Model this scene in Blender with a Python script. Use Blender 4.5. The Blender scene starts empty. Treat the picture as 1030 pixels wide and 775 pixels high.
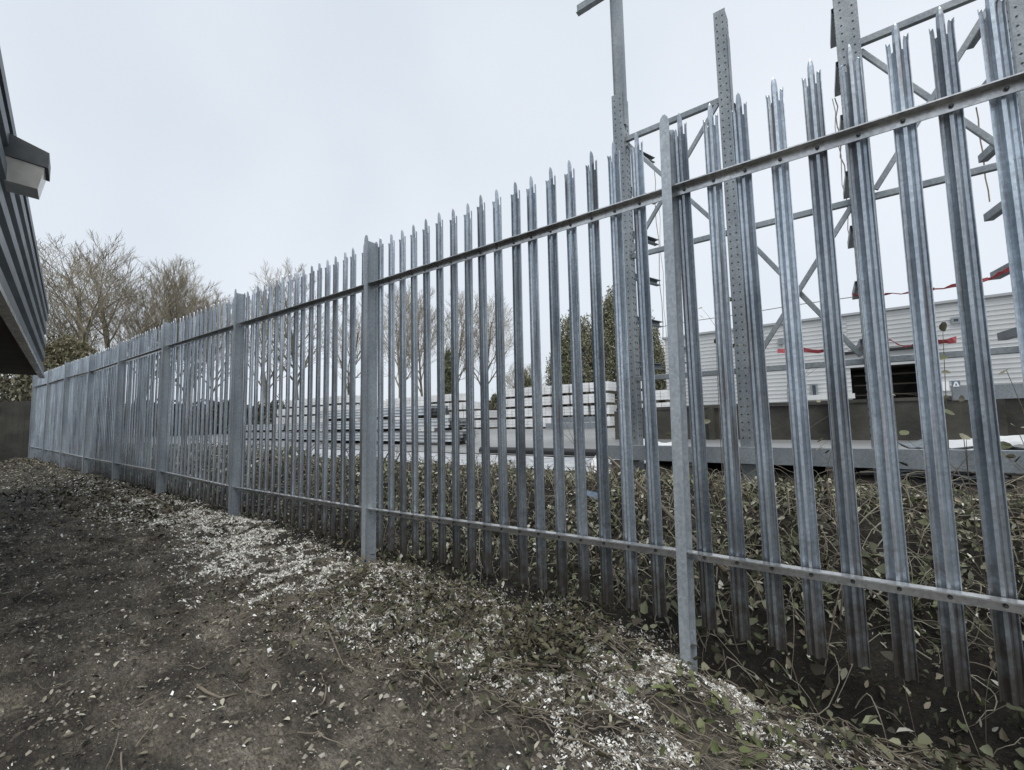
import bpy, bmesh, math, random
import numpy as np
from mathutils import Vector, Matrix
S = bpy.context.scene
C = S.collection
R = math.radians
rnd = random.Random(7)
rng = np.random.default_rng(11)

# ------------------------------------------------------------------ camera
F_PX, PITCH, ROLL, TH = 450.0, .0828, -.0219, .9311
def _w(x, y, z): return Vector((math.sin(TH)*x-math.cos(TH)*y, math.cos(TH)*x+math.sin(TH)*y, z))
cp, sp, cr, sr = math.cos(PITCH), math.sin(PITCH), math.cos(ROLL), math.sin(ROLL)
RT = _w(cr, -sr*sp, sr*cp); UP = _w(-sr, -cr*sp, cr*cp); FW = _w(0, cp, sp)
EYE = Vector((0, 0, 1.5))
cam_d = bpy.data.cameras.new('camera'); cam = bpy.data.objects.new('camera', cam_d); C.objects.link(cam)
m = Matrix((RT, UP, -FW)).transposed().to_4x4(); m.translation = EYE
cam.matrix_world = m
cam_d.sensor_fit = 'HORIZONTAL'; cam_d.sensor_width = 36.0
cam_d.lens = 36.0*F_PX/1030.0
cam_d.clip_start = .03; cam_d.clip_end = 3000
S.camera = cam

# ------------------------------------------------------------------ world, sun, exposure
world = bpy.data.worlds.new('World'); S.world = world; world.use_nodes = True
SUN_EL, SUN_AZ = R(63), R(145)
nt = world.node_tree; nt.nodes.clear()
out = nt.nodes.new('ShaderNodeOutputWorld'); bg = nt.nodes.new('ShaderNodeBackground')
sky = nt.nodes.new('ShaderNodeTexSky'); sky.sky_type = 'NISHITA'; sky.sun_disc = False
sky.sun_elevation = SUN_EL; sky.sun_rotation = SUN_AZ; sky.air_density = 1.0; sky.dust_density = 3.0
tc = nt.nodes.new('ShaderNodeTexCoord')
ns = nt.nodes.new('ShaderNodeTexNoise'); ns.inputs['Scale'].default_value = 1.6; ns.inputs['Detail'].default_value = 4
ns.inputs['Roughness'].default_value = .45
nt.links.new(tc.outputs['Generated'], ns.inputs['Vector'])
ramp = nt.nodes.new('ShaderNodeValToRGB')
ramp.color_ramp.elements[0].position = .33; ramp.color_ramp.elements[0].color = (7.3, 7.95, 8.7, 1)
ramp.color_ramp.elements[1].position = .68; ramp.color_ramp.elements[1].color = (8.7, 9.15, 9.75, 1)
nt.links.new(ns.outputs['Fac'], ramp.inputs['Fac'])
mx = nt.nodes.new('ShaderNodeMix'); mx.data_type = 'RGBA'; mx.inputs['Factor'].default_value = .88
nt.links.new(sky.outputs['Color'], mx.inputs['A']); nt.links.new(ramp.outputs['Color'], mx.inputs['B'])
nt.links.new(mx.outputs['Result'], bg.inputs['Color']); bg.inputs['Strength'].default_value = .1
nt.links.new(bg.outputs['Background'], out.inputs['Surface'])
sl = bpy.data.lights.new('sun', 'SUN'); sun = bpy.data.objects.new('sun', sl); C.objects.link(sun)
sl.energy = 2.1; sl.angle = R(40); sl.color = (1, .97, .93)
sdir = Vector((math.sin(SUN_AZ)*math.cos(SUN_EL), math.cos(SUN_AZ)*math.cos(SUN_EL), math.sin(SUN_EL)))
sun.rotation_euler = sdir.to_track_quat('Z', 'Y').to_euler()
S.view_settings.view_transform = 'Standard'; S.view_settings.look = 'None'
S.view_settings.exposure = .10; S.view_settings.gamma = 1; S.view_settings.use_curve_mapping = False

# ------------------------------------------------------------------ helpers
def ray(x, y): return FW + RT*((x-515)/F_PX) - UP*((y-387.5)/F_PX)
def atY(x, y, Y): d = ray(x, y); return EYE + d*(Y/d.y)
def atX(x, y, X): d = ray(x, y); return EYE + d*(X/d.x)
def atR(x, rg, z):
    d = ray(x, 425); d.z = 0; d.normalize(); return Vector((d.x*rg, d.y*rg, z))

def tag(o, label=None, cat=None, group=None, kind=None):
    if label: o['label'] = label
    if cat: o['category'] = cat
    if group: o['group'] = group
    if kind: o['kind'] = kind
    return o
def empty(name, loc, label, cat, group=None, rz=0):
    o = bpy.data.objects.new(name, None); C.objects.link(o); o.location = loc; o.rotation_euler.z = rz
    o.empty_display_size = .2
    return tag(o, label, cat, group)
def link_obj(name, me, mat=None, parent=None, loc=None):
    o = bpy.data.objects.new(name, me); C.objects.link(o)
    if mat is not None and not me.materials: me.materials.append(mat)
    if parent is not None: o.parent = parent
    if loc is not None: o.location = loc
    return o
class MB:
    """collects shapes into one mesh"""
    def __init__(s): s.v = []; s.f = []; s.m = []
    def add(s, vs, fs, mi=0):
        b = len(s.v); s.v += [tuple(v) for v in vs]; s.f += [tuple(b+i for i in f) for f in fs]; s.m += [mi]*len(fs)
    def box(s, lo, hi, mi=0, M=None):
        x0, y0, z0 = lo; x1, y1, z1 = hi
        vs = [Vector(p) for p in ((x0,y0,z0),(x1,y0,z0),(x1,y1,z0),(x0,y1,z0),(x0,y0,z1),(x1,y0,z1),(x1,y1,z1),(x0,y1,z1))]
        if M: vs = [M @ v for v in vs]
        s.add(vs, ((0,3,2,1),(4,5,6,7),(0,1,5,4),(1,2,6,5),(2,3,7,6),(3,0,4,7)), mi)
    def frame(s, a, b, up=Vector((0,0,1))):
        a = Vector(a); b = Vector(b); d = (b-a); L = d.length; d.normalize()
        x = d.cross(up)
        if x.length < 1e-4: x = d.cross(Vector((1,0,0)))
        x.normalize(); y = x.cross(d)
        return a, d, x, y, L
    def extr(s, prof, a, b, up=Vector((0,0,1)), mi=0, closed=True, cap=True):
        """extrude a 2-D profile (x = sideways, y = up) from a to b"""
        a, d, x, y, L = s.frame(a, b, up); n = len(prof)
        vs = [a + x*p + y*q for p, q in prof] + [a + d*L + x*p + y*q for p, q in prof]
        fs = [(i, (i+1) % n, n+(i+1) % n, n+i) for i in range(n if closed else n-1)]
        if cap and closed: fs += [tuple(range(n-1, -1, -1)), tuple(range(n, 2*n))]
        s.add(vs, fs, mi)
    def tube(s, pts, rs, n=5, mi=0, cap=True):
        pts = [Vector(p) for p in pts]; b = len(s.v); k = len(pts)
        for i, p in enumerate(pts):
            d = (pts[min(i+1, k-1)]-pts[max(i-1, 0)]).normalized()
            x = d.cross(Vector((.13, .31, .94)));  x.normalize(); y = d.cross(x)
            r = rs[i] if hasattr(rs, '__len__') else rs
            for j in range(n):
                t = 2*math.pi*j/n; s.v.append(tuple(p+(x*math.cos(t)+y*math.sin(t))*r))
        for i in range(k-1):
            for j in range(n):
                s.f.append((b+i*n+j, b+i*n+(j+1) % n, b+(i+1)*n+(j+1) % n, b+(i+1)*n+j)); s.m.append(mi)
        if cap: s.f.append(tuple(b+(k-1)*n+j for j in range(n))); s.m.append(mi)
    def mesh(s, name, mats, smooth=False):
        me = bpy.data.meshes.new(name); me.from_pydata(s.v, [], s.f)
        for mm in (mats if isinstance(mats, (list, tuple)) else [mats]): me.materials.append(mm)
        if len(me.materials) > 1: me.polygons.foreach_set('material_index', s.m)
        bm = bmesh.new(); bm.from_mesh(me); bmesh.ops.recalc_face_normals(bm, faces=bm.faces); bm.to_mesh(me); bm.free()
        if smooth: me.polygons.foreach_set('use_smooth', [True]*len(me.polygons))
        me.update(); return me
    def build(s, name, mats, parent=None, loc=None, smooth=False):
        return link_obj(name, s.mesh(name, mats, smooth), None, parent, loc)
def np_mesh(name, V, Fc, mat, col=None, smooth=False):
    """V (n,3) array; Fc (m,k) array of equal-sided faces; col (n,3) per vertex own colour"""
    me = bpy.data.meshes.new(name); n, k = Fc.shape
    me.vertices.add(len(V)); me.vertices.foreach_set('co', V.astype(np.float32).ravel())
    me.loops.add(n*k); me.loops.foreach_set('vertex_index', Fc.astype(np.int32).ravel())
    me.polygons.add(n); me.polygons.foreach_set('loop_start', np.arange(0, n*k, k, dtype=np.int32))
    me.polygons.foreach_set('loop_total', np.full(n, k, dtype=np.int32))
    if smooth: me.polygons.foreach_set('use_smooth', np.ones(n, dtype=bool))
    me.update(calc_edges=True); me.validate()
    if col is not None:
        a = me.color_attributes.new('tint', 'FLOAT_COLOR', 'POINT')
        a.data.foreach_set('color', np.concatenate([col, np.ones((len(V), 1))], 1).astype(np.float32).ravel())
    me.materials.append(mat); return me

# value noise for the terrain and for where things lie
_tab = np.random.default_rng(3).random((256, 256))
def vnoise(x, y):
    x = np.asarray(x, float); y = np.asarray(y, float)
    xi = np.floor(x).astype(int); yi = np.floor(y).astype(int); fx = x-xi; fy = y-yi
    fx = fx*fx*(3-2*fx); fy = fy*fy*(3-2*fy)
    t = lambda a, b: _tab[a % 256, b % 256]
    return (t(xi, yi)*(1-fx)+t(xi+1, yi)*fx)*(1-fy)+(t(xi, yi+1)*(1-fx)+t(xi+1, yi+1)*fx)*fy
def fbm(x, y, o=4, g=.5):
    s = 0; a = 1; n = 0
    for i in range(o):
        s = s+a*vnoise(x*2**i+17.3*i, y*2**i+5.1*i); n += a; a *= g
    return s/n

# ------------------------------------------------------------------ materials
def mat(name, col, rough=.6, metal=0, spec=.5): 
    m = bpy.data.materials.new(name); m.use_nodes = True; b = m.node_tree.nodes['Principled BSDF']
    b.inputs['Base Color'].default_value = (*col, 1); b.inputs['Roughness'].default_value = rough
    b.inputs['Metallic'].default_value = metal; b.inputs['Specular IOR Level'].default_value = spec
    return m
def nd(m, t, **kw):
    n = m.node_tree.nodes.new(t)
    for k, v in kw.items():
        if k in n.inputs: n.inputs[k].default_value = v
        else: setattr(n, k, v)
    return n
def noisy(name, stops, scale=8, detail=5, rough=(.5, .7), metal=0, bump=0, bscale=None, spec=.5, stretch=(1, 1, 1), dist=0):
    """colour ramp over object-space noise, roughness varied by a second noise, optional bump"""
    m = mat(name, stops[0][1], rough[0], metal, spec); L = m.node_tree.links.new; b = m.node_tree.nodes['Principled BSDF']
    tc = nd(m, 'ShaderNodeNewGeometry'); mp = nd(m, 'ShaderNodeMapping'); mp.inputs['Scale'].default_value = stretch
    L(tc.outputs['Position'], mp.inputs['Vector'])
    n1 = nd(m, 'ShaderNodeTexNoise', Scale=scale, Detail=detail, Distortion=dist); L(mp.outputs[0], n1.inputs['Vector'])
    rp = nd(m, 'ShaderNodeValToRGB'); e = rp.color_ramp.elements
    for i, (p, c) in enumerate(stops):
        if i >= 2: e.new(p)
    for i, (p, c) in enumerate(sorted(stops)): e[i].position = p; e[i].color = (*c, 1)
    L(n1.outputs['Fac'], rp.inputs['Fac']); L(rp.outputs['Color'], b.inputs['Base Color'])
    n2 = nd(m, 'ShaderNodeTexNoise', Scale=scale*.37, Detail=3); L(mp.outputs[0], n2.inputs['Vector'])
    mr = nd(m, 'ShaderNodeMapRange'); mr.inputs['From Min'].default_value = .3; mr.inputs['From Max'].default_value = .7
    mr.inputs['To Min'].default_value = rough[0]; mr.inputs['To Max'].default_value = rough[1]
    L(n2.outputs['Fac'], mr.inputs['Value']); L(mr.outputs[0], b.inputs['Roughness'])
    if bump:
        n3 = nd(m, 'ShaderNodeTexNoise', Scale=bscale or scale*3, Detail=6); L(mp.outputs[0], n3.inputs['Vector'])
        bp = nd(m, 'ShaderNodeBump', Strength=bump, Distance=.02); L(n3.outputs['Fac'], bp.inputs['Height']); L(bp.outputs[0], b.inputs['Normal'])
    return m
def tinted(name, rough=.7, spec=.3, trans=0):
    m = mat(name, (.1, .1, .1), rough, 0, spec); a = nd(m, 'ShaderNodeAttribute'); a.attribute_name = 'tint'
    m.node_tree.links.new(a.outputs['Color'], m.node_tree.nodes['Principled BSDF'].inputs['Base Color'])
    return m
def galv(name, lo, hi, rust=.0, metal=.55, rough=(.36, .55)):
    """hot-dip zinc: cloudy patches, fine spangle, and thin run-off stains"""
    m = noisy(name, [(.3, lo), (.7, hi)], scale=5, detail=6, rough=rough, metal=metal, bump=.08, bscale=60, stretch=(1, 1, .35))
    L = m.node_tree.links.new; b = m.node_tree.nodes['Principled BSDF']
    src = b.inputs['Base Color'].links[0].from_socket
    g = nd(m, 'ShaderNodeNewGeometry')
    v = nd(m, 'ShaderNodeTexVoronoi', Scale=70.0); L(g.outputs['Position'], v.inputs['Vector'])
    mr = nd(m, 'ShaderNodeMapRange'); mr.inputs['To Min'].default_value = .80; mr.inputs['To Max'].default_value = 1.16
    L(v.outputs['Color'], mr.inputs['Value'])
    mm = nd(m, 'ShaderNodeMix', data_type='RGBA', blend_type='MULTIPLY'); mm.inputs['Factor'].default_value = 1
    L(src, mm.inputs['A']); L(mr.outputs[0], mm.inputs['B'])
    last = mm.outputs['Result']
    if rust:
        mp = nd(m, 'ShaderNodeMapping'); mp.inputs['Scale'].default_value = (38, 38, 1.6); L(g.outputs['Position'], mp.inputs['Vector'])
        n = nd(m, 'ShaderNodeTexNoise', Scale=1.0, Detail=5); L(mp.outputs[0], n.inputs['Vector'])
        rr = nd(m, 'ShaderNodeMapRange'); rr.inputs['From Min'].default_value = .53; rr.inputs['From Max'].default_value = .75
        rr.inputs['To Max'].default_value = rust; L(n.outputs['Fac'], rr.inputs['Value'])
        m2 = nd(m, 'ShaderNodeMix', data_type='RGBA'); L(rr.outputs[0], m2.inputs['Factor']); L(last, m2.inputs['A'])
        m2.inputs['B'].default_value = (.16, .125, .10, 1); last = m2.outputs['Result']
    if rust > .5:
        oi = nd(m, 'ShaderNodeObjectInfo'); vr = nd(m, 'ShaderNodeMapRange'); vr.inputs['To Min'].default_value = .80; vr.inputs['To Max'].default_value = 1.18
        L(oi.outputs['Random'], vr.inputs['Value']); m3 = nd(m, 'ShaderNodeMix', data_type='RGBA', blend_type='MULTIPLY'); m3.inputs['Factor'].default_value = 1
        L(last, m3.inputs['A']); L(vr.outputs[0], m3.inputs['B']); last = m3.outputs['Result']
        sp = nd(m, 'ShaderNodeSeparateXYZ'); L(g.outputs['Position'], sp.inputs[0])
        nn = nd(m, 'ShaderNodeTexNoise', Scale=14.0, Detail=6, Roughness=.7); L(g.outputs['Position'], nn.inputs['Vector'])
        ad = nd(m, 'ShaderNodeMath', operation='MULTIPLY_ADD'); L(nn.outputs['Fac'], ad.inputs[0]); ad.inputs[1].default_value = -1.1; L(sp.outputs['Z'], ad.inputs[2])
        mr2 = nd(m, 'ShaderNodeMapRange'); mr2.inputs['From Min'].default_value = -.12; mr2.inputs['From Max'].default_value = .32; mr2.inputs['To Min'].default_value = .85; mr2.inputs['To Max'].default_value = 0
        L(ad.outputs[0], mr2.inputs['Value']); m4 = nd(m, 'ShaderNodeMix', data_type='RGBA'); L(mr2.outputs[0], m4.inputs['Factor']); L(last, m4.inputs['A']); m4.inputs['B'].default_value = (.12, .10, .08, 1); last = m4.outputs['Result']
    L(last, b.inputs['Base Color']); return m
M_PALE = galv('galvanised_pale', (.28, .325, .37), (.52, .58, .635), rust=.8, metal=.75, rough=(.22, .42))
M_POST = galv('galvanised_post', (.28, .32, .355), (.43, .475, .51), rust=.3, metal=.35)
M_RAIL = galv('galvanised_rail', (.40, .415, .425), (.66, .675, .68), rust=.12, metal=.75, rough=(.2, .36))
M_RACK = galv('rack_steel', (.17, .195, .215), (.30, .33, .345), metal=.5)
M_PURL = galv('new_zinc', (.42, .45, .47), (.66, .69, .71), metal=.5, rough=(.25, .42))
M_BEAM = galv('beam_steel', (.18, .205, .225), (.26, .29, .31), metal=.2, rough=(.45, .65))
M_HOLE = mat('punched_hole', (.035, .038, .042), .8)
M_BOLT = mat('bolt_steel', (.14, .145, .15), .5, .6)
M_SOIL = noisy('dark_soil', [(.30, (.050, .042, .031)), (.55, (.122, .106, .082)), (.75, (.22, .198, .16))], scale=3.2, detail=12, rough=(.7, .95), bump=.9, bscale=35)
def soil_extra():
    m = M_SOIL; L = m.node_tree.links.new; b = m.node_tree.nodes['Principled BSDF']
    src = b.inputs['Base Color'].links[0].from_socket; g = nd(m, 'ShaderNodeNewGeometry')
    def noise(sc, det=4, ro=.6, rot=18):
        mp = nd(m, 'ShaderNodeMapping'); mp.inputs['Scale'].default_value = sc; mp.inputs['Rotation'].default_value = (0, 0, R(rot)); L(g.outputs['Position'], mp.inputs['Vector'])
        n = nd(m, 'ShaderNodeTexNoise', Scale=1.0, Detail=det, Roughness=ro); L(mp.outputs[0], n.inputs['Vector']); return n.outputs['Fac']
    def maprange(v, a, b_, c, d):
        r = nd(m, 'ShaderNodeMapRange'); r.inputs['From Min'].default_value = a; r.inputs['From Max'].default_value = b_; r.inputs['To Min'].default_value = c; r.inputs['To Max'].default_value = d
        L(v, r.inputs['Value']); return r.outputs[0]
    def mixc(fac, A, B, mode='MIX'):
        q = nd(m, 'ShaderNodeMix', data_type='RGBA', blend_type=mode)
        for sck, v in (('Factor', fac), ('A', A), ('B', B)):
            if hasattr(v, 'links') or hasattr(v, 'is_output'): L(v, q.inputs[sck])
            else: q.inputs[sck].default_value = v
        return q.outputs['Result']
    a = nd(m, 'ShaderNodeAttribute'); a.attribute_name = 'tint'
    sep = nd(m, 'ShaderNodeSeparateColor'); L(a.outputs['Color'], sep.inputs[0])
    # crumbs and fibres, drawn out along the path
    f1 = noise((22, 70, 40), 5, .75); f2 = noise((60, 140, 90), 3, .7); f3 = noise((2.2, 5, 3), 5, .6, 10)
    col = mixc(1.0, src, maprange(f1, .35, .65, .50, 1.55), 'MULTIPLY')
    col = mixc(1.0, col, maprange(f2, .35, .65, .62, 1.4), 'MULTIPLY')
    col = mixc(1.0, col, maprange(f3, .38, .62, .52, 1.45), 'MULTIPLY')
    # humus on bank and verge plus painted shade under pales and rack (green channel)
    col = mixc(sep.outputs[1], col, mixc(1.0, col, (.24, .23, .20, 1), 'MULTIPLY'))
    # pale crumbs: more of them where the chip litter lies (red channel)
    f4 = noise((75, 150, 100), 3, .75, 25)
    th = maprange(sep.outputs[0], 0, 1, .665, .47)
    gt = nd(m, 'ShaderNodeMath', operation='SUBTRACT'); L(f4, gt.inputs[0]); L(th, gt.inputs[1])
    sc = nd(m, 'ShaderNodeMath', operation='MULTIPLY', use_clamp=True); L(gt.outputs[0], sc.inputs[0]); sc.inputs[1].default_value = 16
    col = mixc(sc.outputs[0], col, (.40, .39, .35, 1))
    L(col, b.inputs['Base Color'])
    bp = nd(m, 'ShaderNodeBump', Strength=1.0, Distance=.03); L(f1, bp.inputs['Height'])
    b2 = nd(m, 'ShaderNodeBump', Strength=.8, Distance=.012); L(f2, b2.inputs['Height']); L(bp.outputs[0], b2.inputs['Normal']); L(b2.outputs[0], b.inputs['Normal'])
soil_extra()
M_ASPH = noisy('wet_asphalt', [(.3, (.16, .165, .165)), (.7, (.27, .275, .27))], scale=.5, detail=8, rough=(.22, .6), bump=.15, bscale=20, stretch=(.4, 1, 1))
M_GRAVEL = noisy('pale_gravel', [(.35, (.26, .275, .29)), (.65, (.50, .52, .54))], scale=7, detail=8, rough=(.3, .8), bump=.6, bscale=40, stretch=(.5, 1, 1))
M_LEAF = tinted('leaf', .65, .25)
M_CHIP = tinted('chip', .8, .2)
M_BARK = noisy('bark', [(.3, (.12, .11, .08)), (.7, (.24, .215, .155))], scale=3, rough=(.8, .95))
M_TWIG = noisy('twig', [(.3, (.20, .175, .125)), (.7, (.33, .295, .22))], scale=1, rough=(.8, .95))
M_STEM = noisy('dead_stem', [(.3, (.09, .075, .055)), (.7, (.22, .19, .145))], scale=6, rough=(.7, .9))
M_STEMP = noisy('pale_stem', [(.3, (.24, .22, .16)), (.7, (.42, .40, .31))], scale=6, rough=(.7, .9))
M_CLAD = noisy('white_cladding', [(.3, (.46, .475, .48)), (.7, (.62, .63, .63))], scale=.5, stretch=(1, 1, .25), detail=7, rough=(.45, .6))
M_ROOFG = mat('roof_edge', (.34, .36, .37), .5)
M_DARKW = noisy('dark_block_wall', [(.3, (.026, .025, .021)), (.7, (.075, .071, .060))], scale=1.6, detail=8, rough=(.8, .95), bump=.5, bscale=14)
M_BLACK = mat('gutter_black', (.012, .012, .012), .7)  # plain black finish of the warehouse gutter
M_BLOCK = noisy('white_wrap', [(.3, (.62, .63, .63)), (.7, (.82, .83, .83))], scale=3, detail=6, rough=(.35, .6), bump=.4, bscale=9)
M_GAP = mat('pallet_timber', (.11, .095, .075), .85)
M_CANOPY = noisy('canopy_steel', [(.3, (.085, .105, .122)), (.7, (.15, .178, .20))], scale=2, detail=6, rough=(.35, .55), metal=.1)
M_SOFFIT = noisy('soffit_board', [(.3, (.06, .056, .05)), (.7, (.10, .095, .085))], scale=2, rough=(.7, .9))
M_BRICK = noisy('dark_brick', [(.3, (.10, .07, .055)), (.7, (.17, .12, .09))], scale=6, rough=(.8, .95), bump=.3)
M_LAMPB = noisy('lamp_body', [(.3, (.05, .056, .06)), (.7, (.095, .10, .105))], scale=14, rough=(.4, .6))
M_GLASS = noisy('lamp_lens', [(.3, (.42, .41, .37)), (.7, (.55, .53, .48))], scale=12, rough=(.15, .3))
M_RED = noisy('red_tape', [(.3, (.62, .07, .09)), (.7, (.80, .22, .24))], scale=9, rough=(.4, .6))
M_TAPEW = mat('white_tape', (.72, .70, .67), .5)
M_ROPE = noisy('rope', [(.3, (.30, .25, .16)), (.7, (.42, .36, .26))], scale=40, rough=(.8, .9))
M_CORD = mat('pale_cord', (.55, .55, .52), .7)
M_BLUE = mat('sign_blue', (.07, .12, .19), .5)
M_WHITE = mat('sign_white', (.78, .79, .80), .5)
M_PANE = mat('window_glass', (.05, .06, .07), .08)

# ------------------------------------------------------------------ terrain
POSTX = [-.77, -3.535, -6.33, -9.116, -11.80, -14.40, -17.06, -19.77, -22.40]
TOPZ = [2.785, 2.804, 2.843, 2.879, 2.895, 2.906, 2.97, 3.002, 3.06]
BOTZ = [.777, .737, .739, .806, .84, .871, .924, .964, 1.004]
GX = np.array([-400, -60, -22.4, -12, -9.2, -6.3, -3.5, -.78, .5, 3, 30])
GZ = np.array([.8, .75, .62, .52, .47, .41, .32, .285, .18, .08, .0])
FY = 2.53
def yard_z(Y): return .88 + .012*np.clip(np.asarray(Y, float)-4.3, 0, 30)
def edgeY(X): return 4.35+.25*(fbm(np.asarray(X)*.9, np.asarray(X)*0+3.3, 3)-.5)
def ground(X, Y, rough=True):
    X = np.asarray(X, float); Y = np.asarray(Y, float)
    g = np.interp(X, GX, GZ)
    near = g*(.55+.45*np.clip(Y/FY, -.3, 1))
    t = np.clip((Y-2.55)/(edgeY(X)-2.55), 0, 1); t = t*t*(3-2*t)
    z = near*(1-t)+yard_z(Y)*t
    if rough:
        n = (fbm(X*1.7, Y*1.7, 3)-.5)*.10 + (fbm(X*7+9, Y*7, 3)-.5)*.06 + (fbm(X*24, Y*24+4, 3)-.5)*.034
        n = n*(1+1.0*np.exp(-((Y-3.2)/.8)**2))
        # hollow scraped out under the right-hand pales
        n = n-.30*np.exp(-((Y-2.70)/.19)**2)*np.clip((X+.9)/.6, 0, 1)
        n = n-.05*np.exp(-((Y-2.62)/.18)**2)
        z = z-.16*np.clip((X+2.35)/.25, 0, 1)*np.clip((Y-4.45)/.3, 0, 1)*np.clip((6.7-Y)/.2, 0, 1)  # ditch added under the rack beam so the gap reads dark
        z = z+n*np.clip((4.9-Y)/.5, 0, 1)*np.exp(-np.clip(np.abs(X)-25, 0, 99)/10)
    return z
def lines(segs):
    o = []
    for a, b, n in segs: o += list(np.linspace(a, b, n, endpoint=False))
    return np.array(o+[segs[-1][1]])
xs = lines([(-500, -60, 10), (-60, -24, 18), (-24, -10, 110), (-10, -5, 90), (-5, 3.4, 420), (3.4, 12, 20), (12, 500, 12)])
ys = lines([(-300, -20, 8), (-20, -1, 20), (-1, .6, 40), (.6, 5.0, 220), (5.0, 8, 6), (8, 40, 6), (40, 900, 8)])
GXX, GYY = np.meshgrid(xs, ys, indexing='ij'); GZZ = ground(GXX, GYY)
GZZ = GZZ-np.where(GYY > 4.9, .05, 0)
# where the pale wood-chip litter lies: (X, Y, sx, sy, strength)
BLOBS = [(-4.1, 1.95, .85, .34, 1.0), (-3.1, 2.15, .5, .25, .6), (-7.9, 2.1, 1.2, .30, .5), (-5.8, 2.2, 1.2, .3, .7), (-11.0, 2.1, 1.6, .3, .15),
         (-1.95, 2.25, .33, .24, .8), (-1.45, 2.15, .25, .35, .35), (-.98, 2.15, .26, .34, 1.0), (-.55, 2.20, .28, .22, .9), (-.2, 2.15, .25, .2, .55), (-.62, 1.85, .2, .2, .6), (-.95, 1.65, .2, .14, .3), (-1.5, 1.85, .3, .2, .4), (-.4, 1.9, .25, .2, .5), (-2.2, 1.85, .3, .15, .3), (-2.5, 2.0, .4, .3, .4)]
def chipd(X, Y):
    d = 0
    for bx, by, sx, sy, s in BLOBS: d = d+s*np.exp(-((X-bx)/sx)**2-((Y-by)/sy)**2)
    n = fbm(np.asarray(X)*4.5+40, np.asarray(Y)*4.5, 4, .6)
    return np.clip(d, 0, 1.1)*np.clip((n-.36)*4.2, 0, 1.2)*(np.asarray(Y) < 2.75)
def humus_shade(X, Y):
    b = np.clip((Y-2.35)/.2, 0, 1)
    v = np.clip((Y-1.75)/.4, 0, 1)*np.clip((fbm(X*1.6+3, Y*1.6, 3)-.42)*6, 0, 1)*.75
    c = np.clip((X+.4)/.5, 0, 1)*np.clip((Y-1.6)/.3, 0, 1)  # right corner darkened to stand for shade under the near pales
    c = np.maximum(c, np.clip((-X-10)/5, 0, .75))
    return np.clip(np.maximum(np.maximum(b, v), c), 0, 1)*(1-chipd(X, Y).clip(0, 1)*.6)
nx, ny = len(xs), len(ys)
V = np.stack([GXX.ravel(), GYY.ravel(), GZZ.ravel()], 1)
ii, jj = np.meshgrid(np.arange(nx-1), np.arange(ny-1), indexing='ij'); a = (ii*ny+jj).ravel()
Fc = np.stack([a, a+ny, a+ny+1, a+1], 1)
cd = np.clip(chipd(V[:, 0], V[:, 1]), 0, 1)
o = link_obj('ground', np_mesh('ground', V, Fc, M_SOIL, np.stack([cd, humus_shade(V[:, 0], V[:, 1]), cd], 1), True)); tag(o, kind='structure')

# yard surfaces
def sheet(name, X, Y, zf, m, label=None):
    gx, gy = np.meshgrid(X, Y, indexing='ij'); gz = zf(gx, gy); n1, n2 = len(X), len(Y)
    i, j = np.meshgrid(np.arange(n1-1), np.arange(n2-1), indexing='ij'); a = (i*n2+j).ravel()
    o = link_obj(name, np_mesh(name, np.stack([gx.ravel(), gy.ravel(), gz.ravel()], 1), np.stack([a, a+n2, a+n2+1, a+1], 1), m)); tag(o, kind='structure'); return o
sheet('yard_asphalt', lines([(-300, -40, 6), (-40, 20, 60), (20, 200, 4)]), lines([(6.6, 34.3, 12), (34.3, 400, 3)]), lambda x, y: yard_z(y)+.004, M_ASPH)
def gz_(x, y): return yard_z(y)-.012+(fbm(x*2.2, y*2.2, 3)-.5)*.045
sheet('gravel_strip', np.linspace(-40, -2.3, 200), np.linspace(4.5, 6.7, 24), gz_, M_GRAVEL)

# ------------------------------------------------------------------ the palisade fence
fence = empty('palisade_fence', (-.77, FY, .214), 'tall galvanised steel palisade fence with pointed pales running away to the left', 'fence')
FO = Vector(fence.location)
def rel(p): return Vector(p)-FO
def railz(X, T):
    xs_ = [POSTX[0]+2.79]+POSTX; zs = [T[0]-.015]+T
    return float(np.interp(-X, [-v for v in xs_], zs))
# posts: I section, flanges facing the path, rounded head
def post_mesh(H, top=.0, seed=0):
    mb = MB(); fw, dp, t = .053, .118, .007
    for y0, hh in ((-dp, H), (-t, H-.03)):
        # flange with rounded, slightly forward-cut head
        prof = [(-fw/2, 0), (fw/2, 0), (fw/2, hh-.045), (fw*.36, hh-.016), (fw*.12, hh), (-fw*.12, hh), (-fw*.36, hh-.016), (-fw/2, hh-.045)]
        n = len(prof); vs = [(x, y0, z) for x, z in prof]+[(x, y0+t, z) for x, z in prof]
        mb.add(vs, [(i, (i+1) % n, n+(i+1) % n, n+i) for i in range(n)]+[tuple(range(n)), tuple(range(2*n-1, n-1, -1))])
    mb.box((-t/2, -dp+t+.0005, 0), (t/2, -t-.0005, H-.05))
    return mb.mesh('post', M_POST)
PX = [POSTX[0]+2.79]+POSTX
PT = [TOPZ[0]-.02]+TOPZ
PYC = FY+.035                                   # back of the posts
for i, (x, zt) in enumerate(zip(PX, PT)):
    g = float(ground(x, FY, False)); H = zt+(.42 if i == 1 else .475)-(g-.12)
    p = link_obj('post', post_mesh(H), None, fence, rel((x+(.035 if i > 1 else .02), PYC, g-.12)))
    p.rotation_euler = (R(rnd.uniform(-.3, .3)), R(.7 if i == 1 else rnd.uniform(-.25, .25)), 0)
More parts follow.
